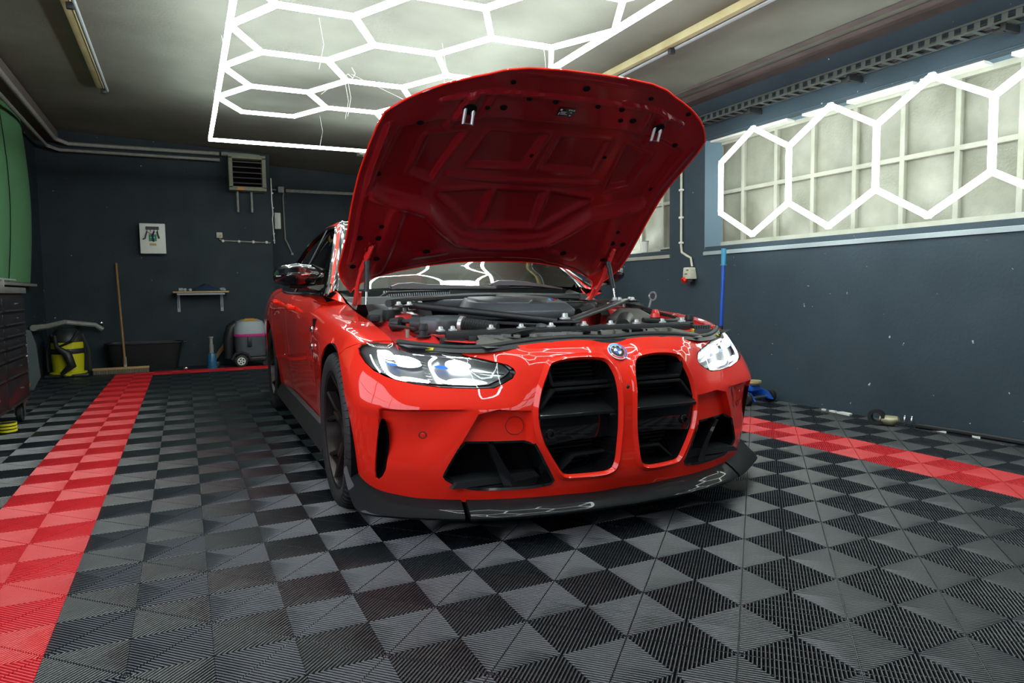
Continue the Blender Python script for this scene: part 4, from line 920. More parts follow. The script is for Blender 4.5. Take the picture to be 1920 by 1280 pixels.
# --- wheels
def wheel(l,sg,w,R=.338,rim=.254):
    xo=.962
    t=D.objects.new('wheel',None); COL.objects.link(t); t.parent=car; t.location=(sg*xo,l,R-.002)
    # tyre profile, x inward negative (outer face at 0)
    n=64; prof=[(rim-.006,-.028),(rim+.004,-.006),(rim+.02,.0),(rim+.045,.004),(R-.026,.0),(R-.012,-.008),(R-.004,-.022),(R,-.05),(R,-w*.5),(R,-w+.05),(R-.004,-w+.022),(R-.014,-w+.006),(rim+.03,-w),(rim-.006,-w+.03)]
    m=MB(); G=[]
    for i in range(n*4+1):
        q=i%4; a=2*math.pi*((i//4)+(0,.80,.84,.97)[q])/n; gro=1 if q in(2,3) else 0
        row=[]
        for k,(r,x) in enumerate(prof):
            rr=r-(.0065 if gro and k in(5,6,7,9,10) else 0); row.append((sg*x,rr*math.cos(a),rr*math.sin(a)))
        G.append(row)
    m.grid(G); m.build('tyre',TYRE,t,smooth=True)
    m=MB()
    for xg in(-.075,-.12,-.165): m.lathe([(R+.0005,sg*(xg-.005)),(R+.0008,sg*xg),(R+.0005,sg*(xg+.005))],axis='X',n=48)
    m.build('tread_groove',PLD,t)
    m=MB(); m.lathe([(rim-.004,sg*-.030),(rim+.001,sg*-.012),(rim-.004,sg*-.006),(rim-.012,sg*-.012),(rim-.02,sg*-.05),(rim-.03,sg*-.20),(rim-.012,sg*-.235)],axis='X',n=56); m.build('rim_barrel',RIM,t,smooth=True)
    sp=MB()
    for k in range(5):
        a0=2*math.pi*k/5+.3
        for sd in(-1,1):
            # each arm: thin facetted Y spoke from hub to rim
            pts=[]
            for (r,da,x,wd) in((.045,.28,-.052,.020),(.11,.14,-.046,.013),(.165,.13,-.038,.011),(.245,.30,-.014,.010)):
                a=a0+sd*da*(.5 if r<.1 else 1); pts.append((r*math.cos(a),r*math.sin(a),x,wd,a))
            G=[]
            for (y,z,x,wd,a) in pts:
                ty,tz=-math.sin(a),math.cos(a)
                G.append([(sg*(x-.035),y-ty*wd*1.3,z-tz*wd*1.3),(sg*x-sg*.004,y-ty*wd,z-tz*wd),(sg*(x+.002),y,z),(sg*x-sg*.004,y+ty*wd,z+tz*wd),(sg*(x-.035),y+ty*wd*1.3,z+tz*wd*1.3)])
            sp.grid(G)
            if sd==1:
                a=a0; G=[]
                for (r,x,wd) in((.09,-.048,.018),(.17,-.036,.006)):
                    ty,tz=-math.sin(a),math.cos(a); y,z=r*math.cos(a),r*math.sin(a)
                    G.append([(sg*(x-.03),y-ty*wd*1.2,z-tz*wd*1.2),(sg*x,y-ty*wd,z-tz*wd),(sg*x,y+ty*wd,z+tz*wd),(sg*(x-.03),y+ty*wd*1.2,z+tz*wd*1.2)])
                sp.grid(G)
    sp.build('spokes',RIM,t,smooth=True)
    m=MB(); m.lathe([(.001,sg*-.045),(.030,sg*-.045),(.034,sg*-.050),(.070,sg*-.056),(.075,sg*-.10),(.001,sg*-.10)],axis='X',n=30); m.build('hub',RIM,t,smooth=True)
    m=MB()
    for k in range(5): a=2*math.pi*k/5; m.cyl((sg*-.052,.052*math.cos(a),.052*math.sin(a)),(sg*-.062,.052*math.cos(a),.052*math.sin(a)),.010,8)
    m.build('wheel_bolts',BLK,t)
    m=MB(); m.lathe([(.08,sg*-.10),(.19,sg*-.10),(.19,sg*-.13),(.08,sg*-.13)],axis='X',n=40); m.build('brake_disc',STEEL,t,smooth=True)
    m=MB(); m.box((sg*-.115,.13,.08),(.07,.10,.16),R=Matrix.Rotation(-.5,3,'X')); m.build('brake_caliper',PLG,t,bevel=.012)
    # raised sidewall lettering
    for word,ac in (('MICHELIN',math.radians(205)),):
        for k,ch in enumerate(word):
            if ch==' ': continue
            a=ac+(k-len(word)/2)*.095*sg*-1*-1
            rr=rim+.048; d=Vector((0,math.cos(a),math.sin(a))); tang=Vector((0,-math.sin(a),math.cos(a)))*(1 if sg<0 else 1)
            txt(ch,.030,Vector((sg*.0046,0,0))+d*rr,basis(tang if sg<0 else -tang,d),RUB if 0 else MATS['letter_rubber'],'tyre_letter',t) if sg<0 and l<1 else None
    return t
mat('letter_rubber',(.06,.062,.065),.5)
for l,w in((0,.275),(2.857,.285)):
    for sg in(-1,1): wheel(l,sg,w)
# --- headlights
mat('lamp_bowl',(.22,.23,.24),.28,.7)
def headlight(sg):
    up=lambda s: interp(HUP,s); lo=lambda s: interp(HLO,s)
    def patch(dl,ins,mt,nm,parent,th=None):
        m=MB(); G=[]
        for i in range(49):
            s=.419+(.902-.419)*i/48; a,b=lo(s)+ins,up(s)-ins
            if b<a: a=b=(a+b)/2
            G.append([tuple(F(sg*s,a+(b-a)*q/10,dl)) for q in range(11)])
        m.grid(G); return m.build(nm,mt,parent,smooth=True)
    h=patch(.055,.004,MATS['lamp_bowl'],'headlight',car)
    # side wall
    m=MB(); pts=[(s,up(s)) for s in np.linspace(.417,.905,40)]+[(s,lo(s)) for s in np.linspace(.905,.417,40)]
    G=[[tuple(F(sg*s,z,-.0005)),tuple(F(sg*s,z,.06))] for s,z in pts]; G.append(G[0]); m.grid(G); m.build('headlight_rim',BLK,h,smooth=True)
    patch(.001,.001,GL,'lens',h)
    def strip(P,w,dl,mt,nm,th=.006):
        m=MB(); m.tube([tuple(F(sg*s,z,dl)) for s,z in crv([(a,b) for a,b in P],5)],w,n=8); return m.build(nm,mt,h,smooth=True)
    def blob(P,dl,mt,nm,th=.014):
        P=chaikin(P,2); m=MB(); k=len(P); f=[tuple(F(sg*p.x,p.y,dl-th)) for p in P]; b=[tuple(F(sg*p.x,p.y,dl)) for p in P]
        m.add(f+b,[tuple(range(k))]+[(i,i+k,(i+1)%k+k,(i+1)%k) for i in range(k)]); return m.build(nm,mt,h)
    blob([(.833,.668),(.779,.644),(.722,.645),(.706,.662),(.735,.680),(.80,.684),(.835,.690)],.034,CHR,'reflector_cup',.004)
    blob([(.800,.690),(.779,.688),(.741,.682),(.715,.664),(.742,.652),(.782,.655),(.800,.668)],.028,LEDM,'led_module')
    blob([(.638,.662),(.620,.671),(.585,.670),(.556,.656),(.558,.643),(.605,.638),(.637,.646)],.028,LEDM,'led_module')
    blob([(.845,.705),(.815,.708),(.800,.694),(.800,.680),(.835,.678)],.026,LEDM,'led_module',.008)
    blob([(.832,.664),(.796,.659),(.796,.651),(.824,.654)],.026,LEDB,'blue_accent'); blob([(.678,.652),(.640,.653),(.632,.638),(.672,.643)],.026,LEDB,'blue_accent')
    strip([(.843,.704),(.846,.682),(.838,.636),(.815,.613),(.757,.603),(.706,.597)],.0056,.018,LEDM,'daytime_running_strip')
    strip([(.872,.688),(.868,.660),(.855,.628)],.0035,.020,MATS['led_ribbed'],'outer_reflector')
    strip([(.664,.684),(.690,.662),(.677,.610),(.650,.595),(.60,.590),(.548,.588)],.0056,.018,LEDM,'daytime_running_strip')
    blob([(.80,.606),(.70,.592),(.70,.602),(.79,.618)],.028,MATS['led_glow'],'lower_reflector'); blob([(.65,.588),(.54,.582),(.50,.590),(.56,.608),(.64,.606)],.030,MATS['led_glow'],'lower_reflector')
    blob([(.555,.630),(.50,.612),(.455,.610),(.46,.617),(.55,.642)],.03,MATS['led_glow'],'turn_reflector',.006)
    for q in range(7): strip([(.862-.002*q,.672-.007*q),(.842-.001*q,.668-.007*q)],.0013,.010,CHR,'reflector_rib')
    for q in range(7): strip([(.722-.002*(q),.668-.010*q),(.706-.002*q,.664-.010*q)],.0012,.012,CHR,'reflector_rib')
    for z0,dz in ((.690,0),): strip([(.74,z0+.004),(.66,z0-.004),(.56,z0-.012),(.48,z0-.032)],.0018,.006,CHR,'chrome_line')
    strip([(.56,.628),(.50,.622),(.45,.618)],.0022,.012,CHR,'chrome_line')
    # black trim above the lens
    m=MB(); G=[]
    E8=[(.782,.733),(.74,.727),(.70,.719),(.66,.711),(.62,.706),(.579,.700)]; E7=[(.778,.722),(.748,.700),(.70,.699),(.66,.697),(.62,.692),(.579,.6885)]
    for (a,b),(c2,d) in zip(E8,E7): G.append([tuple(F(sg*a,b,.012)),tuple(F(sg*(a+c2)/2,(b+d)/2,-.001)),tuple(F(sg*c2,d,-.0015))])
    m.grid(G); m.build('headlight_trim',PL,h,smooth=True)
    m=MB(); v=F(sg*.683,.712,-.004); m.box(v+Vector((0,0,.0)),(.030,.012,.004),rz=sg*.75,R=Matrix.Rotation(sg*.7,3,'Z')@Matrix.Rotation(.7,3,'X')); m.build('yellow_sticker',YEL,h)
mat('led_glow',(.8,.85,.85),.15,.6,emit=(.9,1,1),estr=.55); mat('led_ribbed',(.7,.75,.75),.2,.7,emit=(.9,1,1),estr=1.2)
both(headlight)
# --- bonnet: opened, underside towards the viewer.  z as a function of the lengthwise coordinate
HP=[(.78,.84),(.66,.932),(.53,1.018),(.406,1.103),(.30,1.192),(.16,1.325),(.02,1.436),(-.14,1.522),(-.29,1.598),(-.45,1.682),(-.60,1.765),(-.70,1.815)]
HPc=crv(HP,6); 
def HZ(l): return float(np.interp(-l,-HPc[:,0],HPc[:,1]))
def HN(l): dz=(HZ(l-.02)-HZ(l+.02))/-.04; n=Vector((0,-dz,1)).normalized(); return -n if n.z<0 else n   # upper-outside normal
def halfw(l):  # outline half width
    return interp([(-.612,.0),(-.611,.14),(-.603,.28),(-.585,.37),(-.560,.425),(-.535,.48),(-.505,.565),(-.46,.645),(-.41,.705),(-.365,.750),(-.335,.775),(-.26,.789),(-.15,.800),(.02,.812),(.17,.820),(.30,.822),(.40,.828),(.48,.832),(.55,.812),(.60,.785),(.64,.757),(.665,.735)],l)
def rear(s): return interp([(0,.432),(.14,.434),(.22,.440),(.29,.449),(.40,.470),(.50,.500),(.56,.525),(.62,.560),(.68,.605),(.735,.665)],abs(s))
def front(s): return interp([(0,-.612),(.14,-.611),(.28,-.600),(.37,-.58),(.425,-.555),(.48,-.535),(.565,-.50),(.645,-.455),(.705,-.41),(.750,-.365),(.775,-.335)],abs(s))
def sdseg(p,a,b):
    d=b-a; t=np.clip(((p-a)@d)/(d@d),0,1); return np.linalg.norm(p-(a+np.outer(t,d)),axis=1)
def sdpoly(p,P):
    P=np.array(P); n=len(P); d=np.full(len(p),9.); ins=np.zeros(len(p),bool)
    for i in range(n):
        a,b=P[i],P[(i+1)%n]; d=np.minimum(d,sdseg(p,a,b))
        c=((a[1]>p[:,1])!=(b[1]>p[:,1])); x=a[0]+(p[:,1]-a[1])*(b[0]-a[0])/((b[1]-a[1]) if abs(b[1]-a[1])>1e-9 else 1e-9); ins^=c&(p[:,0]<x)
    return np.where(ins,-d,d)
def smv(a,b,x): t=np.clip((x-a)/(b-a),0,1); return t*t*(3-2*t)
def hoodpts():
    NS,NL=170,150; s=np.linspace(-1,1,NS); v=np.linspace(0,1,NL); out=np.zeros((NS,NL,2))
    for i,a in enumerate(s):
        for j,t in enumerate(v):
            # superellipse-like blend between front and rear edges with curved sides
            W0=.832
            sx=a*W0
            # find the allowed l range at this fraction of width: scale s by width at l
            lf=-.612+(.665+.612)*t
            out[i,j]=(0,0)
    return out
# mesh: rows along l, each row scaled to local half width; the rear cut follows the arc
NLs,NSs=150,190
rows=[]
for j in range(NLs):
    t=j/(NLs-1)
    row=[]
    for i in range(NSs):
        a=-1+2*i/(NSs-1)
        # corner-rounding map: column position a; column runs from front(sa) to rear(sa)
        sf=a*.775; sr=a*.735
        lf,lr=front(sf),rear(sr)
        l=lf+(lr-lf)*t
        s0=sf+(sr-sf)*t
        # bow the sides out to the true outline
        bow=interp([(-.335,0),(-.26,.018),(-.15,.032),(.02,.048),(.17,.060),(.30,.067),(.40,.077),(.48,.085),(.55,.068),(.60,.043),(.665,0)],l)
        s0+=math.copysign(abs(a)**5,a)*bow
        row.append((s0,l))
    rows.append(row)
HG=np.array(rows)                      # (NL,NS,2)
P=HG.reshape(-1,2)
def sym(poly): return [poly,[(-x,y) for x,y in poly][::-1]]
inner=[(-.70,-.26),(-.55,-.315),(-.42,-.340),(-.25,-.352),(0,-.358),(.25,-.352),(.42,-.340),(.55,-.315),(.70,-.26),(.735,.10),(.66,.14),(.55,.155),(.44,.18),(.36,.245),(.25,.325),(.12,.345),(-.12,.345),(-.25,.325),(-.36,.245),(-.44,.18),(-.55,.155),(-.66,.14),(-.735,.10)]
Hh=np.zeros(len(P))                    # + = recessed upwards (away from the viewer)
Hh+=.030*smv(.012,-.022,sdpoly(P,inner))
ds=.0
fields=[]
fields+=sym([(.035,-.26),(.295,-.255),(.330,-.05),(.05,-.055)])
fields+=sym([(.165,.085),(.40,.11),(.20,.245),(.17,.25)])
fields+=[[(-.125,.085),(.125,.085),(.135,.245),(-.135,.245)]]
fields+=sym([(.41,-.24),(.56,-.20),(.575,.01),(.47,.045)])
for f in fields:
    d=sdpoly(P,f); Hh+=.016*smv(.010,-.014,d)
    Hh-=.005*np.exp(-((d-.016)/.010)**2)
# long ribs
def rib(line,w,h):
    global Hh
    d=np.full(len(P),9.)
    for a,b in zip(line,line[1:]): d=np.minimum(d,sdseg(P,np.array(a,float),np.array(b,float)))
    Hh=Hh-h*smv(w,w*.45,d)
rib([(-.40,.012),(-.29,.024),(0,.030),(.29,.024),(.40,.012)],.020,.008)
rib([(-.72,.11),(-.56,.152),(-.45,.178),(-.36,.245),(-.25,.310),(-.12,.328),(.12,.328),(.25,.310),(.36,.245),(.45,.178),(.56,.152),(.72,.11)],.034,.014)
rib([(-.57,-.42),(-.42,-.475),(-.31,-.487),(0,-.492),(.31,-.487),(.42,-.475),(.57,-.42)],.014,.010)
rib([(-.33,-.585),(0,-.590),(.33,-.585)],.016,.008)
for sg in(-1,1):
    rib([(sg*.49,-.27),(sg*.455,-.45)],.026,.012); rib([(sg*.40,-.30),(sg*.375,-.45)],.014,.006)
    rib([(sg*.60,.20),(sg*.64,.50)],.05,.010); rib([(sg*.745,-.28),(sg*.765,.1),(sg*.775,.44)],.012,.008)
    rib([(sg*.30,.37),(sg*.46,.40)],.02,.006)
# outer flange hem
edge=np.minimum(1-abs(np.linspace(-1,1,NSs))[None,:].repeat(NLs,0),9).reshape(-1)
Hh=Hh.reshape(NLs,NSs)
ub=[];ut=[]
for j in range(NLs):
    a=[];b=[]
    for i in range(NSs):
        s0,l=HG[j,i]; z=HZ(l); n=HN(l); e=min(1,(1-abs(-1+2*i/(NSs-1)))/.05, j/6, (NLs-1-j)/6)
        crown=.035*(1-(s0/.8)**2)*smv(0,1,np.array(min(1,(1-abs(s0/.83))*2)))*0
        q=Vector((s0,l,z))+n*float(Hh[j,i]*e); a.append(tuple(q))
        th=.006+.044*min(1,(1-abs(-1+2*i/(NSs-1)))/.14)*min(1,j/14)*min(1,(NLs-1-j)/14)
        if i%5==0 or i==NSs-1:
            if j%5==0 or j==NLs-1: b.append(tuple(Vector((s0,l,z))+n*th))
    ub.append(a); 
    if b: ut.append(b)
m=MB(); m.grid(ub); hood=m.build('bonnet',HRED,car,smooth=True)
m=MB(); m.grid(ut); m.build('bonnet_outer_skin',RED,hood,smooth=True)
m=MB(); per=[ub[0][i] for i in range(0,NSs,3)]+[ub[j][-1] for j in range(0,NLs,3)]+[ub[-1][i] for i in range(NSs-1,0,-3)]+[ub[j][0] for j in range(NLs-1,0,-3)]
m.tube([tuple(Vector(p)+Vector((0,0,.002))) for p in per],.0045,n=6,closed=True); m.build('bonnet_hem',RED,hood,smooth=True)
HB=BVHTree.FromPolygons([Vector(p) for r in ub for p in r],[(j*NSs+i,j*NSs+i+1,(j+1)*NSs+i+1,(j+1)*NSs+i) for j in range(NLs-1) for i in range(NSs-1)])
def HU(s,l,off=.002):
    n=HN(l); p=Vector((s,l,HZ(l)))-n*.15; h=HB.ray_cast(p,n); return (h[0] if h[0] else Vector((s,l,HZ(l))))-n*off
def hdisc(s,l,r,mt,nm,th=.004,rx=1.0):
    n=HN(l); c=HU(s,l,0); x=Vector((1,0,0)); y=n.cross(x); V=[c-n*th+x*r*rx*math.cos(a)+y*r*math.sin(a) for a in np.linspace(0,2*pi,13)[:-1]]; V2=[v+n*th for v in V]
    m=MB(); m.add(V+V2,[tuple(range(12))]+[(i,i+12,(i+1)%12+12,(i+1)%12) for i in range(12)]); return m.build(nm,mt,hood)
for s,l,r in ((0,-.545,.013),(.32,-.535,.010),(-.32,-.535,.010),(-.22,-.470,.010),(-.10,-.468,.010),(.10,-.468,.010),(.22,-.465,.010),(-.31,-.415,.013),(.31,-.415,.013),(-.38,-.412,.009),(.25,-.41,.010),(-.625,-.30,.012),(.625,-.30,.012),(-.723,.02,.012),(.723,.02,.012),(-.66,.25,.010),(.66,.25,.010),(-.755,.305,.014),(.735,.315,.014),(-.663,.304,.014),(.663,.310,.014),(-.404,.37,.016),(.38,.37,.016),(-.654,.407,.013),(.654,.407,.013),(-.758,.47,.013),(.56,-.48,.010),(-.04,-.13,.010),(.33,-.16,.009)):
    hdisc(s,l,r,PLD,'rubber_plug',.004,1.2)
for sg in(-1,1):
    hdisc(sg*.452,-.400,.030,PLD,'latch_recess',.003,1.0); n=HN(-.39); c=HU(sg*.452,-.385,0); y=Vector((1,0,0)).cross(n); y=y if y.y>0 else -y
    m=MB(); L=[c+Vector((-.018,0,0))-y*.02,c+Vector((-.020,0,0))+y*.028-n*.035,c+Vector((.016,0,0))+y*.030-n*.037,c+Vector((.018,0,0))-y*.012]; m.tube(L,.007,n=8); m.build('latch_hoop',ZINC,hood,smooth=True)
    m=MB(); m.tube([L[3]+n*.005,L[3]-n*.01-y*.0+y*.016],.009,n=10); m.build('latch_spring',STEEL,hood,smooth=True)
def hquad(s0,s1,l0,l1,off,mt,nm,parent=None):
    m=MB(); m.add([tuple(HU(s0,l0,off)),tuple(HU(s1,l0,off)),tuple(HU(s1,l1,off)),tuple(HU(s0,l1,off))],[(0,1,2,3)]); return m.build(nm,mt,parent or hood)
lb=hquad(-.068,.008,-.446,-.404,.003,BLK,'information_label')
LW=mat('label_white',(.6,.6,.6),.5)
for q,(a,b,c2,d) in enumerate(((-.062,-.052,-.440,-.432),(-.022,-.016,-.441,-.434),(-.012,-.006,-.441,-.434),(-.001,.005,-.441,-.434),(-.055,-.028,-.428,-.425),(-.055,-.030,-.422,-.419),(-.055,-.020,-.416,-.413),(-.061,-.058,-.424,-.41),(-.012,-.002,-.427,-.424),(-.008,-.001,-.414,-.408))): hquad(a,b,c2,d,.0036,LW,'label_mark',hood)
# rear edge seal lines
for sg in(-1,1):
    m=MB(); m.tube([tuple(HU(sg*s,rear(s)-.022-.01*(s<.3),.003)) for s in np.linspace(.02,.64,16)],.0022,n=5); m.build('seal_seam',SEAMM,hood)
# hinges and gas struts
for sg in(-1,1):
    m=MB(); P0=[(sg*.715,.70,.84),(sg*.722,.60,.90),(sg*.724,.52,.98),(sg*.715,.46,1.05)]
    m.tube(P0,[.014,.012,.011,.010],n=6); m.tube([(sg*.700,.64,.84),(sg*.702,.58,.93)],.009,n=6)
    m.tube([(sg*.715,.47,1.04),(sg*.708,.42,1.08),(sg*.700,.39,1.11),(sg*.69,.33,1.15)],[.014,.012,.016,.010],n=6); m.build('bonnet_hinge',BAYRED,car,smooth=True)
    m=MB()
    for s0,l in((.70,.33),(.715,.36),(.69,.385),(.675,.34),(.712,.41)): c=HU(sg*s0,l,.0); n=HN(l); m.tube([c+n*.004,c-n*.014],.008,n=6)
    m.build('hinge_bolts',HRED,car)
    m=MB(); m.cyl((sg*.700,.405,1.06),(sg*.712,.380,.93),.0135,12); st_=m.build('gas_strut',PL,car,smooth=True); m=MB(); m.cyl((sg*.712,.380,.94),(sg*.718,.372,.868),.006,10); m.build('strut_rod',CHR,st_,smooth=True)
    m=MB(); m.cyl((sg*.699,.408,1.055),(sg*.698,.412,1.085),.016,10); m.build('strut_socket',PL,st_,smooth=True)
# --- greenhouse
DT=[(.842,.77,.918),(.79,.95,1.01),(.75,1.115,1.10),(.70,1.28,1.225),(.663,1.42,1.318),(.652,1.50,1.342),(.648,1.8,1.362),(.652,2.3,1.345),(.672,2.75,1.275),(.735,3.1,1.13),(.795,3.28,1.01)]
BL=[(.858,.77,.914),(.862,.9,.918),(.864,1.0,.92),(.865,1.2,.922),(.866,1.4,.924),(.866,1.5,.925),(.864,1.8,.93),(.862,2.3,.938),(.85,2.75,.952),(.82,3.1,.972),(.80,3.28,.985)]
RA=[(.775,.87,.94),(.75,.95,1.01),(.71,1.09,1.10),(.665,1.24,1.225),(.63,1.38,1.325),(.600,1.55,1.388),(.590,1.9,1.408),(.595,2.3,1.398),(.610,2.75,1.335),(.655,3.15,1.205),(.70,3.5,1.05)]
kk=5
D1,B1,R1=crv(DT,kk),crv(BL,kk),crv(RA,kk)
for sg in(-1,1):
    X=lambda p,dx=0:(sg*(p[0]+dx),p[1],p[2])
    m=MB(); m.grid([[X(a),X(a*.62+b*.38+np.array((.012,0,0))),X(a*.24+b*.76+np.array((.009,0,0))),X(b)] for a,b in zip(D1,R1)]); 
    m.build('pillar_and_roof_rail',RED,car,smooth=True)
    m=MB(); m.grid([[X(b),X(b*.88+a*.12+np.array((.010,-.01,0))),X(b*.78+a*.22+np.array((.012,-.008,0)))] for a,b in zip(D1,R1) if b[1]<1.64]); m.build('windscreen_side_trim',BLK,car,smooth=True)
    m=MB(); m.grid([[X(b,.004),X(a*.5+b*.5+np.array((.010,0,0)),-.012),X(a,-.014)] for a,b in zip(D1,B1)]); m.build('side_window',SG,car,smooth=True)
    m=MB(); m.tube([X(p,.003) for p in D1],.010,n=6); m.tube([X(p,.006) for p in B1],.009,n=6); m.build('window_frame',BLK,car,smooth=True)
    for l0,l1 in((1.83,1.92),):
        i=np.argmin(abs(D1[:,1]-l0)); j=np.argmin(abs(B1[:,1]-l1)); a,b=D1[i],B1[j]; m=MB(); m.add([X(a,.004),X(a+np.array((0,.07,0)),.004),X(b+np.array((0,.09,0)),.009),X(b,.009)],[(0,1,2,3)]); m.build('door_pillar',PLG,car)
    m=MB(); m.add([X((.846,.775,.915),.006),X((.862,1.02,.92),.008),X((.80,.96,1.0),.006)],[(0,1,2)]); m.build('mirror_triangle',BLK,car)
    # A-pillar foot
    m=MB(); m.add([X((.845,.72,.905)),X((.86,.98,.925)),X((.79,.96,.985),.008),X((.775,.87,.94)),X((.752,.72,.872)),X((.755,.80,.905))],[(0,1,2,3,5,4)]); m.build('pillar_foot',RED,car,smooth=True)
def lat(a,n=9,bulge=.05,bz=.02,sh=-1):
    G=[]
    for p in a:
        G.append([(p[0]*t,p[1]-bulge*(1-t*t),p[2]+bz*(1-t*t)) for t in np.linspace(-1,1,n)])
    return G
ws=[p for p in R1 if p[1]<1.63]; m=MB(); m.grid(lat(ws,13,.09,.02)); m.build('windscreen',WS,car,smooth=True)
for sg in(-1,1): m=MB(); m.tube([(sg*p[0],p[1],p[2]) for p in ws],.009,n=6); m.build('windscreen_seal',BLK,car,smooth=True)
rf=[p for p in R1 if 1.6<p[1]<2.95]; m=MB(); m.grid(lat(rf,13,.0,.045)); m.build('roof',CARB,car,smooth=True)
rw=[p for p in R1 if p[1]>=2.9]; m=MB(); m.grid(lat(rw,9,-.08,.03)); m.build('rear_window',SG,car,smooth=True)
m=MB(); m.grid([[(-.70,3.5,1.05),(0,3.6,1.08),(.70,3.5,1.05)],[(-.55,3.88,1.02),(0,3.93,1.04),(.55,3.88,1.02)]]); m.build('boot_lid',RED,car,smooth=True)
# --- door mirrors
for sg in(-1,1):
    m=MB(); G=[]
    for (x,z0,z1,yf,yb) in ((.835,1.012,1.040,.885,.93),(.862,.985,1.062,.85,.94),(.90,.968,1.082,.81,.945),(.98,.966,1.090,.785,.945),(1.05,.972,1.080,.79,.94),(1.085,.984,1.062,.825,.925),(1.100,1.004,1.035,.87,.90)):
        h=z1-z0; G.append([(sg*x,y,z) for y,z in ((yf+.012,z0+h*.22),(yf-.002,z0+h*.42),(yf-.006,z0+h*.55),(yf+.004,z0+h*.60),(yf+.006,z0+h*.82),(yf+.03,z0+h*.97),(yf*.4+yb*.6,z1),(yb,z0+h*.9),(yb,z0+h*.1),(yf*.5+yb*.5,z0))]); G[-1].append(G[-1][0])
    m.grid(G); m.add(G[0][:-1],[tuple(range(10))]); m.add(G[-1][:-1],[tuple(range(10))]); mr=m.build('door_mirror',BLK,car,smooth=True)
    m=MB(); m.tube([(sg*.88,.828,1.030),(sg*.94,.792,1.028),(sg*1.03,.782,1.025),(sg*1.09,.825,1.02)],.005,n=6); m.build('mirror_blade',CHR,mr,smooth=True)
    m=MB(); m.add([(sg*.84,.86,.975),(sg*.93,.80,.965),(sg*.93,.90,.965),(sg*.84,.93,.93),(sg*.84,.85,.935),(sg*.93,.80,.955),(sg*.93,.90,.955)],[(0,1,2,3),(0,4,5,1),(4,3,2,6,5),(1,5,6,2)]); m.tube([(sg*.845,.88,.95),(sg*.90,.87,.963),(sg*1.02,.86,.968)],[.018,.018,.012],n=8); m.build('mirror_foot',BLK,mr,smooth=True)
    m=MB(); m.add([(sg*.83,.865,1.06),(sg*.80,.90,1.045),(sg*.83,.93,1.05),(sg*.90,.83,1.085),(sg*.90,.90,1.09)],[(0,1,2,4,3)]); m.build('mirror_wing',CHR,mr)
# --- cabin
m=MB(); m.box((0,1.95,.42),(1.5,2.2,.1)); m.add([(-.74,1.02,.93),(.74,1.02,.93),(.74,1.42,.93),(-.74,1.42,.93),(-.74,1.50,.5),(.74,1.50,.5),(-.74,1.02,.5),(.74,1.02,.5)],[(0,1,2,3),(3,2,5,4),(0,6,7,1)]); m.box((-.80,1.95,.68),(.06,2.2,.5)); m.box((.80,1.95,.68),(.06,2.2,.5)); m.build('cabin_interior',PLD,car)
for x in(-.37,.37):
    m=MB(); m.box((x,1.98,.62),(.5,.5,.18)); m.box((x,2.22,.92),(.46,.14,.56),R=Matrix.Rotation(-.25,3,'X')); m.box((x,2.30,1.22),(.27,.10,.17),R=Matrix.Rotation(-.2,3,'X')); m.build('seat',PLG,car,bevel=.04)
m=MB(); R_=Matrix.Rotation(-.5,3,'X'); m.tube([Vector((.37,1.55,.93))+R_@Vector((.18*math.cos(a),0,.18*math.sin(a))) for a in np.linspace(0,2*pi,29)[:-1]],.014,n=8,closed=True); m.box((.37,1.55,.93),(.34,.03,.05),R=R_); m.build('steering_wheel',PL,car,smooth=True)
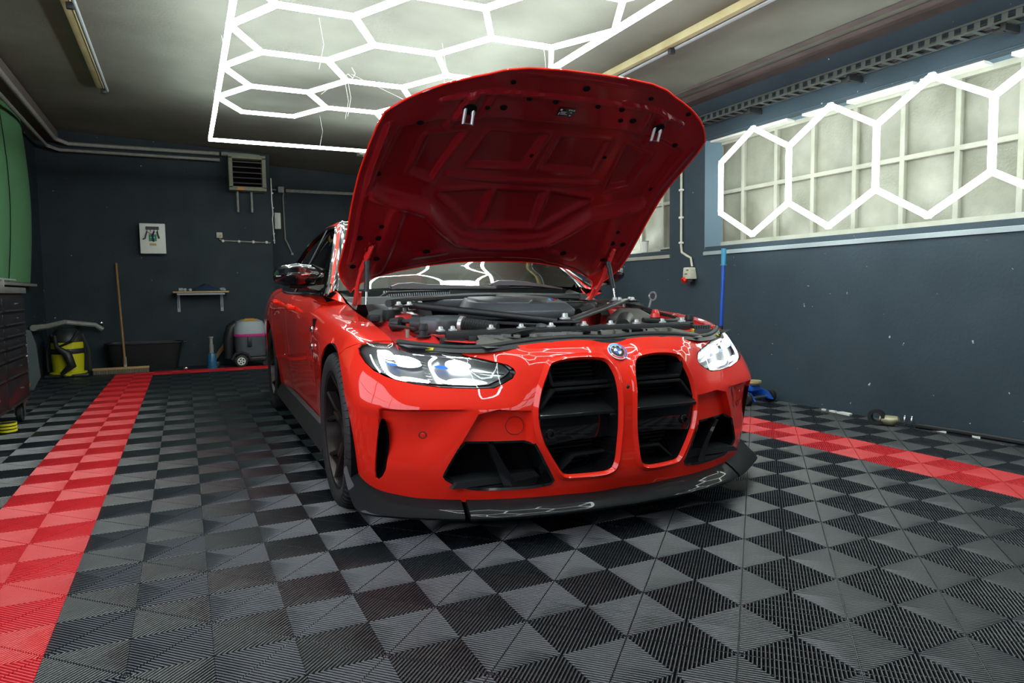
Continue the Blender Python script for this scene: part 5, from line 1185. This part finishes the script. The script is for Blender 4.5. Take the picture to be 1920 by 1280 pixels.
# --- engine bay
bay=car; mat('brace_grey',(.10,.105,.11),.35,.4)
def part(nm,m,mt,**k): return m.build(nm,mt,bay,**k)
m=MB(); m.box((0,.25,.42),(1.5,1.5,.02)); m.box((0,1.0,.66),(1.5,.03,.5)); part('bay_floor',m,PLD)
for sg in(-1,1):
    # inner wing rails: red shelf under the wing edge, stepping down
    ed=crv([(.782,-.433,.730),(.785,-.245,.766),(.784,-.1,.784),(.779,.05,.802),(.768,.25,.818),(.758,.5,.842),(.75,.72,.869)],5)
    m=MB(); m.grid([[(sg*(e[0]-.004),e[1],e[2]-.006),(sg*(e[0]-.012),e[1],e[2]-.035),(sg*(e[0]-.05),e[1],e[2]-.040),(sg*(e[0]-.13),e[1]-.01,e[2]-.032),(sg*(e[0]-.165),e[1]-.01,e[2]-.055),(sg*(e[0]-.17),e[1]-.01,.5)] for e in ed]); part('inner_wing',m,BAYRED,smooth=True)
    m=MB(); m.grid([[(sg*x,l,z) for x,l,z in((.60,-.475,.735),(.52,-.50,.725),(.40,-.52,.72))],[(sg*x,l,z) for x,l,z in((.62,-.36,.758),(.50,-.38,.748),(.40,-.40,.742))],[(sg*x,l,z) for x,l,z in((.64,-.20,.72),(.55,-.22,.70),(.42,-.30,.70))]]); m.grid([[(sg*.74,-.46,.70),(sg*.60,-.49,.705)],[(sg*.76,-.34,.73),(sg*.61,-.36,.757)]]); part('front_corner_panel',m,BAYRED,smooth=True)
    m=MB(); m.lathe([(.001,.0),(.030,0),(.030,.006),(.018,.008),(.017,.026),(.020,.028),(.020,.040),(.017,.052),(.001,.053)],c=(sg*.655,-.375,.748),n=18); part('bump_stop',m,RUB,smooth=True)
    m=MB(); m.cyl((sg*.70,-.30,.742),(sg*.70,-.30,.775),.007,8); part('rest_pin',m,PIPE)
    # strut tower area
    m=MB(); m.lathe([(.001,.035),(.05,.035),(.09,.02),(.10,-.05),(.10,-.12)],c=(sg*.60,.15,.80),n=24); tw=part('strut_tower',m,BAYRED,smooth=True)
    for q in range(3): a=q*2.1+.5; m=MB(); m.cyl((sg*.60+.055*math.cos(a),.15+.055*math.sin(a),.83),(sg*.60+.055*math.cos(a),.15+.055*math.sin(a),.855),.009,6); m.build('tower_nut',ZINC,tw)
    # black corner covers by the hinge
    m=MB(); G=[]
    for i in range(9):
        t=i/8; x=.76-.30*t; G.append([(sg*x,.12-.02*t,.79),(sg*x,.14,.838+.012*math.sin(t*9)),(sg*(x-.01),.24,.862+.010*math.sin(t*7+1)),(sg*(x-.01),.42,.868),(sg*(x-.01),.5,.80)])
    m.grid(G); part('corner_cover',m,PL,smooth=True)
    m=MB(); m.box((sg*.66,.10,.822),(.07,.05,.05),rz=.2); m.box((sg*.74,.12,.81),(.05,.06,.03)); part('sensor_box',m,PL,bevel=.006)
    # brace from the tower to the centre
    P0,P1=Vector((sg*.585,.06,.868)),Vector((sg*.03,-.33,.790))
    d=(P1-P0).normalized(); u=Vector((0,0,1)); sd=d.cross(u).normalized(); R=Matrix((d,sd,d.cross(sd)*-1)).transposed()
    m=MB()
    if sg<0: m.tube([P0,P0*.97+P1*.03,P1],[.020,.017,.014],n=10)
    else: m.box((P0+P1)/2,((P1-P0).length,.052,.016),R=R)
    b=part('strut_brace',m,PL if sg<0 else MATS['brace_grey'],bevel=0 if sg<0 else .004,smooth=sg<0)
    m=MB(); m.box((sg*.585,.075,.862),(.15,.07,.010),rz=sg*-.5); m.build('brace_plate',PL,b,bevel=.003)
    for q,(x,y) in enumerate(((.54,.05),(.60,.02),(.555,.12),(.63,.09))): m=MB(); m.lathe([(.001,.018),(.010,.016),(.012,.006),(.018,.004),(.018,0)],c=(sg*x,y,.867),n=10); m.build('brace_bolt',ZINC,b,smooth=True)
# front bar and bolts
m=MB(); m.box((0,-.43,.765),(1.24,.045,.012)); m.box((0,-.455,.752),(1.18,.02,.03)); fbx=part('front_cross_bar',m,PL,bevel=.003)
for x in(-.60,-.55,-.385,-.25,-.11,.05,.185,.32,.46,.57): m=MB(); m.lathe([(.001,.020),(.009,.018),(.011,.008),(.019,.005),(.019,0)],c=(x,-.425,.771),n=10); m.build('bar_bolt',ZINC,fbx,smooth=True)
m=MB(); m.lathe([(.001,.028),(.012,.026),(.014,.010),(.024,.006),(.024,0)],c=(0,-.345,.798),n=12); m.build('centre_bolt',ZINC,fbx,smooth=True)
m=MB(); m.box((0,-.37,.788),(.10,.11,.010),rz=.785); m.build('centre_plate',PL,fbx,bevel=.003)
# radiator shroud between bar and seal with ribs
m=MB(); m.grid([[(x,-.455,.752) for x in np.linspace(-.46,.46,15)],[(x,-.53,.742+.004*math.sin(x*40)) for x in np.linspace(-.48,.48,15)],[(x,-.60,.728) for x in np.linspace(-.52,.52,15)],[(x,-.66,.716) for x in np.linspace(-.5,.5,15)]]); part('radiator_shroud',m,DUST,smooth=True)
m=MB()
for x in np.linspace(-.42,.42,13): m.box((x,-.535,.748),(.008,.10,.012),rz=.5 if x<0 else -.5)
part('shroud_ribs',m,DUST)
for x,w in((-.30,.10),(.0,.12),(.24,.10)): m=MB(); m.box((x,-.53,.750),(w,.05,.008)); part('shroud_slot',m,PLD,bevel=.003)
# rubber seal along the front edge, bending round to the wings
GA=np.array((0,0,-.005))+crv([(-.775,-.425,.742),(-.70,-.500,.732),(-.60,-.575,.722),(-.50,-.625,.722),(-.40,-.655,.734),(-.30,-.675,.744),(-.15,-.69,.748),(0,-.690,.742),(.15,-.69,.748),(.30,-.675,.744),(.40,-.655,.734),(.50,-.625,.722),(.60,-.575,.722),(.70,-.500,.732),(.775,-.425,.742)],6)
m=MB(); m.tube([tuple(p) for p in GA],[.0105]*len(GA),n=10); part('bonnet_seal',m,RUB,smooth=True)
m=MB(); m.grid([[(p[0],p[1]-.012,p[2]-.004),(p[0],p[1]-.03,p[2]-.018)] for p in GA]); m.grid([[(p[0],p[1]+.010,p[2]-.004),(p[0],p[1]+.045,p[2]-.02)] for p in GA]); part('seal_carrier',m,PL,smooth=True)
m=MB(); m.grid([[(s,-.690,.734),(s,-.716,.731),(s*.6,-.720,.716)] for s in(-.075,-.04,0,.04,.075)]); part('centre_notch_cover',m,PL,smooth=True)
# engine cover
def loft(rings,nm,mt,**k):
    m=MB(); G=[r+[r[0]] for r in rings]; m.grid(G); m.add(rings[-1],[tuple(range(len(rings[-1])))]); m.add(rings[0],[tuple(range(len(rings[0])))]); return part(nm,m,mt,**k)
c0=[(-.245,-.13),(-.04,-.20),(.13,-.185),(.175,-.11),(.19,.25),(.12,.42),(-.22,.42),(-.325,.10),(-.315,-.02)]
c1=[(-.24,-.135),(-.03,-.21),(.135,-.19),(.185,-.11),(.20,.25),(.12,.43),(-.22,.43),(-.335,.10),(-.322,-.03)]
c2=[(-.225,-.09),(-.04,-.155),(.11,-.14),(.15,-.08),(.165,.24),(.10,.39),(-.20,.39),(-.285,.11),(-.275,.0)]
def zt(y,lo,hi): return lo+(hi-lo)*min(1,max(0,(y+.2)/.6))
ecv=loft([[(x,y,.795) for x,y in c0],[(x,y,.812) for x,y in c1],[(x,y,.832) for x,y in c1],[(x,y,zt(y,.862,.893)) for x,y in c2]],'engine_cover',PLG,bevel=.005)
for (a,b,c_,d) in ((.06,.15,.16,.30),(-.06,.24,.12,.36)): m=MB(); m.add([(.02,-.07,.867),(.10,-.10,.866),(.15,.10,.880),(.10,.34,.895),(.0,.34,.893),(-.02,.15,.882)],[(0,1,2,3,4,5)]); 
m=MB(); m.add([(-.20,-.06,.866),(-.06,-.11,.863),(.02,.02,.873),(-.08,.30,.889),(-.22,.28,.889),(-.25,.06,.876)],[tuple(range(6))]); m.v=[(x,y,z+.010) for x,y,z in m.v]+[(x*1.03,y*1.03-.004,z-.004) for x,y,z in m.v]; m.f=[tuple(range(6))]+[(i,i+6,(i+1)%6+6,(i+1)%6) for i in range(6)]; m.m=[0]*7; m.build('cover_panel',PLG,ecv,bevel=.003)
m=MB(); V=[(.03,-.11,.868),(.12,-.10,.866),(.15,.12,.884),(.10,.36,.897),(-.03,.36,.897),(.045,.05,.880)]; m.v=[(x,y,z+.009) for x,y,z in V]+[(x*1.03,y,z-.006) for x,y,z in V]; m.f=[tuple(range(6))]+[(i,i+6,(i+1)%6+6,(i+1)%6) for i in range(6)]; m.m=[0]*7; m.build('cover_panel',DUST,ecv,bevel=.003)
bz=.880
for k,(x,mt) in enumerate(((.055,EL),(.066,EB),(.077,ER))): m=MB(); m.box((x,-.095,bz),(.009,.016,.005),R=Matrix.Rotation(.5,3,'X')); m.build('badge_stripe',mt,ecv)
txt('M',.026,Vector((.096,-.094,bz+.003)),basis((1,0,0),(0,.8,.6)),CHR,'badge_letter',ecv,.002)
# air boxes, hoses and bellows
def rbox(nm,c,d,mt,rz=0,bev=.02,R=None):
    m=MB(); m.box(c,d,rz=rz,R=R); return part(nm,m,mt,bevel=bev,segs=3)
rbox('air_filter_box',(-.51,-.12,.782),(.20,.17,.078),PLG,.55,.024)
m=MB(); pts=[Vector((-.425,-.215,.782)),Vector((-.315,-.325,.762))]; n_=14; P_=[pts[0].lerp(pts[1],i/(2*n_)) for i in range(2*n_+1)]; m.tube(P_,[.034 if i%2 else .028 for i in range(2*n_+1)],n=16); part('intake_bellows',m,PL,smooth=False)
m=MB(); m.tube([(-.437,-.203,.784),(-.425,-.215,.782)],.037,n=18); part('hose_clamp',m,ZINC,smooth=True)
m=MB(); m.tube([(-.62,-.10,.79),(-.58,-.13,.785)],.04,n=14); m.tube([(-.66,-.07,.79),(-.69,-.03,.785)],.03,n=12); part('intake_snorkel',m,PL,smooth=True)
m=MB(); m.tube([(.34,-.29,.755),(.39,-.22,.768),(.44,-.16,.775)],[.032,.036,.042],n=16); part('intake_hose',m,PL,smooth=True)
loft([[(x,y,.735) for x,y in ((.40,-.20),(.60,-.20),(.64,-.02),(.44,.02))],[(x,y,.775) for x,y in ((.39,-.20),(.61,-.20),(.65,-.02),(.43,.02))],[(.47,-.13,.800),(.57,-.15,.805),(.61,-.03,.828),(.50,.0,.832)]],'air_filter_box',DUST,bevel=.014)
rbox('expansion_tank',(.67,-.03,.785),(.08,.10,.05),PL,.2,.015)
m=MB(); m.lathe([(.001,.04),(.013,.038),(.017,.024),(.022,.02),(.024,0)],c=(.585,-.20,.785),n=14); part('red_cap',m,BAYRED,smooth=True)
m=MB(); m.box((.60,-.44,.728),(.045,.03,.022)); part('yellow_connector',m,YEL,bevel=.004)
m=MB()
for q in range(7): m.box((.63+.014*q,-.42,.738),(.005,.06,.028))
m.box((.675,-.42,.725),(.11,.07,.018)); part('finned_module',m,PLG)
m=MB(); m.box((.66,-.30,.775),(.035,.03,.02)); part('white_connector',m,CREAM,bevel=.004)
m=MB(); m.tube([Vector((.80,.12,.885))+Vector((.022*math.cos(a),0,.022*math.sin(a))) for a in np.linspace(0,2*pi,17)[:-1]],.005,n=6,closed=True); m.cyl((.775,.12,.82),(.79,.12,.866),.006,6); part('wire_loop',m,STEEL,smooth=True)
rbox('battery_cover',(-.24,.58,.86),(.34,.14,.05),PLG,0,.012); rbox('engine_side_box',(.33,.22,.83),(.22,.24,.07),PL,.1,.02)
random.seed(11)
def hose(nm,P,r,mt=RUB): m=MB(); m.tube([tuple(p) for p in crv(P,5)],r,n=8); part(nm,m,mt,smooth=True)
hose('wiring_loom',[(.63,-.05,.81),(.655,-.15,.80),(.655,-.26,.785),(.64,-.36,.768),(.56,-.40,.765),(.40,-.40,.77)],.008)
hose('wiring_loom',[(.60,.10,.845),(.66,.02,.83),(.69,-.08,.80),(.68,-.16,.79)],.007); hose('wiring_loom',[(-.68,.04,.80),(-.66,-.06,.80),(-.60,-.10,.80),(-.58,-.02,.81)],.010)
hose('wiring_loom',[(-.70,-.02,.79),(-.72,-.12,.785),(-.68,-.2,.78),(-.66,-.28,.775)],.006); hose('coolant_hose',[(-.10,-.34,.74),(.0,-.38,.75),(.12,-.36,.745),(.22,-.28,.75)],.018); hose('coolant_hose',[(.24,-.05,.81),(.32,-.02,.83),(.36,.08,.83),(.30,.18,.83)],.026)
hose('coolant_hose',[(-.22,-.30,.75),(-.16,-.34,.76),(-.12,-.28,.755)],.012); hose('wiring_loom',[(-.40,-.44,.74),(-.36,-.50,.752),(-.26,-.47,.765),(-.18,-.45,.765)],.009); hose('wiring_loom',[(-.34,.10,.80),(-.30,-.15,.79),(-.20,-.28,.78),(-.05,-.30,.77)],.008)
hose('vent_pipe',[(-.66,.16,.875),(-.50,.34,.885),(-.30,.52,.893),(0,.60,.90),(.3,.52,.893),(.48,.36,.885)],.018,PL); hose('vent_pipe',[(.36,-.42,.785),(.50,-.41,.775),(.62,-.36,.775)],.012,PL)
m=MB(); m.box((-.44,-.46,.72),(.12,.03,.06)); m.box((-.56,-.45,.73),(.10,.03,.03)); part('front_bracket',m,PL,bevel=.004)
m=MB(); m.cyl((-.46,-.48,.72),(-.46,-.47,.72),.014,12); part('bracket_screw',m,ZINC)
for i in range(16):
    x=-.42+.06*i; y=-.30+.05*math.sin(i*2.3); z=.72+.02*math.sin(i*1.7); r=.016+.008*(i%3)
    m=MB(); m.tube([(x,y,z),(x+.02,y+.015,z+.03)],r,n=10); part('engine_fitting',m,(PL,PLG,RUB,DUST)[i%4],bevel=.003)
rbox('engine_block',(-.02,.1,.66),(.5,.7,.2),PLD,0,.03)
# cowl: black scuttle, louvred grille, wipers
m=MB(); m.grid([[(x,.60+.16*abs(x)**1.6,.865+.0*x) for x in np.linspace(-.74,.74,17)],[(x,.62+.18*abs(x)**1.6,.900) for x in np.linspace(-.74,.74,17)],[(x,.66+.20*abs(x)**1.6,.905) for x in np.linspace(-.74,.74,17)]]); part('cowl_bar',m,PL,smooth=True)
m=MB(); m.grid([[(x,.70+.24*abs(x)**1.6,.872) for x in np.linspace(-.74,.74,17)],[(x,.80+.27*abs(x)**1.6,.925) for x in np.linspace(-.74,.74,17)],[(x,.85+.26*abs(x)**1.6,.938) for x in np.linspace(-.74,.74,17)]]); part('scuttle_panel',m,PL,smooth=True)
m=MB()
for i in range(30):
    x=-.52+.36*i/29; m.box((x,.74+.24*abs(x)**1.6,.903),(.0042,.05,.046),R=Matrix.Rotation(-.5,3,'X'))
part('cowl_grille_fins',m,LGREY)['kind']='stuff'
m=MB(); m.tube([(-.60,.80,.870),(-.50,.80,.926),(-.16,.74,.932)],.008,n=6); part('cowl_grille_frame',m,RUB,smooth=True)
for sg in(-1,1): m=MB(); m.grid([[(sg*s,l,z) for s,l,z in((.75,.55,.85),(.66,.55,.80),(.60,.60,.84))],[(sg*s,l,z) for s,l,z in((.74,.95,.93),(.66,.92,.90),(.60,.86,.90))]]); part('hinge_well',m,DUST,smooth=True)
mat('wiper_grey',(.13,.14,.15),.4)
def wiper(P,nm):
    m=MB(); G=[]
    for (x,y,z),h in P: G.append([(x,y-.012,z-h*.5),(x,y-.014,z+h*.4),(x,y+.01,z+h*.5),(x,y+.02,z-h*.5)])
    m.grid(G); w=m.build(nm,MATS['wiper_grey'],car,smooth=True); return w
wiper([((-.50,0.730,.952),.020),((-.46,0.730,.962),.028),((-.38,0.710,.966),.030),((-.30,0.700,.958),.022),((-.10,0.680,.952),.018),((.10,0.675,.947),.012)],'wiper')
wiper([((.10,0.730,.962),.020),((.14,0.730,.974),.030),((.24,0.720,.972),.030),((.34,0.730,.966),.024),((.44,0.750,.955),.016),((.60,0.800,.935),.008)],'wiper')
for x in(.10,): m=MB(); m.box((x+.05,.745,.950),(.13,.05,.035)); m.build('wiper_pivot',PL,car,bevel=.01)
m=MB(); m.tube([(-.50,.765,.945),(-.1,.71,.940),(.12,.72,.938)],.006,n=6); m.tube([(.12,.735,.946),(.40,.76,.940),(.60,.80,.928)],.006,n=6); m.build('wiper_blade',RUB,car,smooth=True)
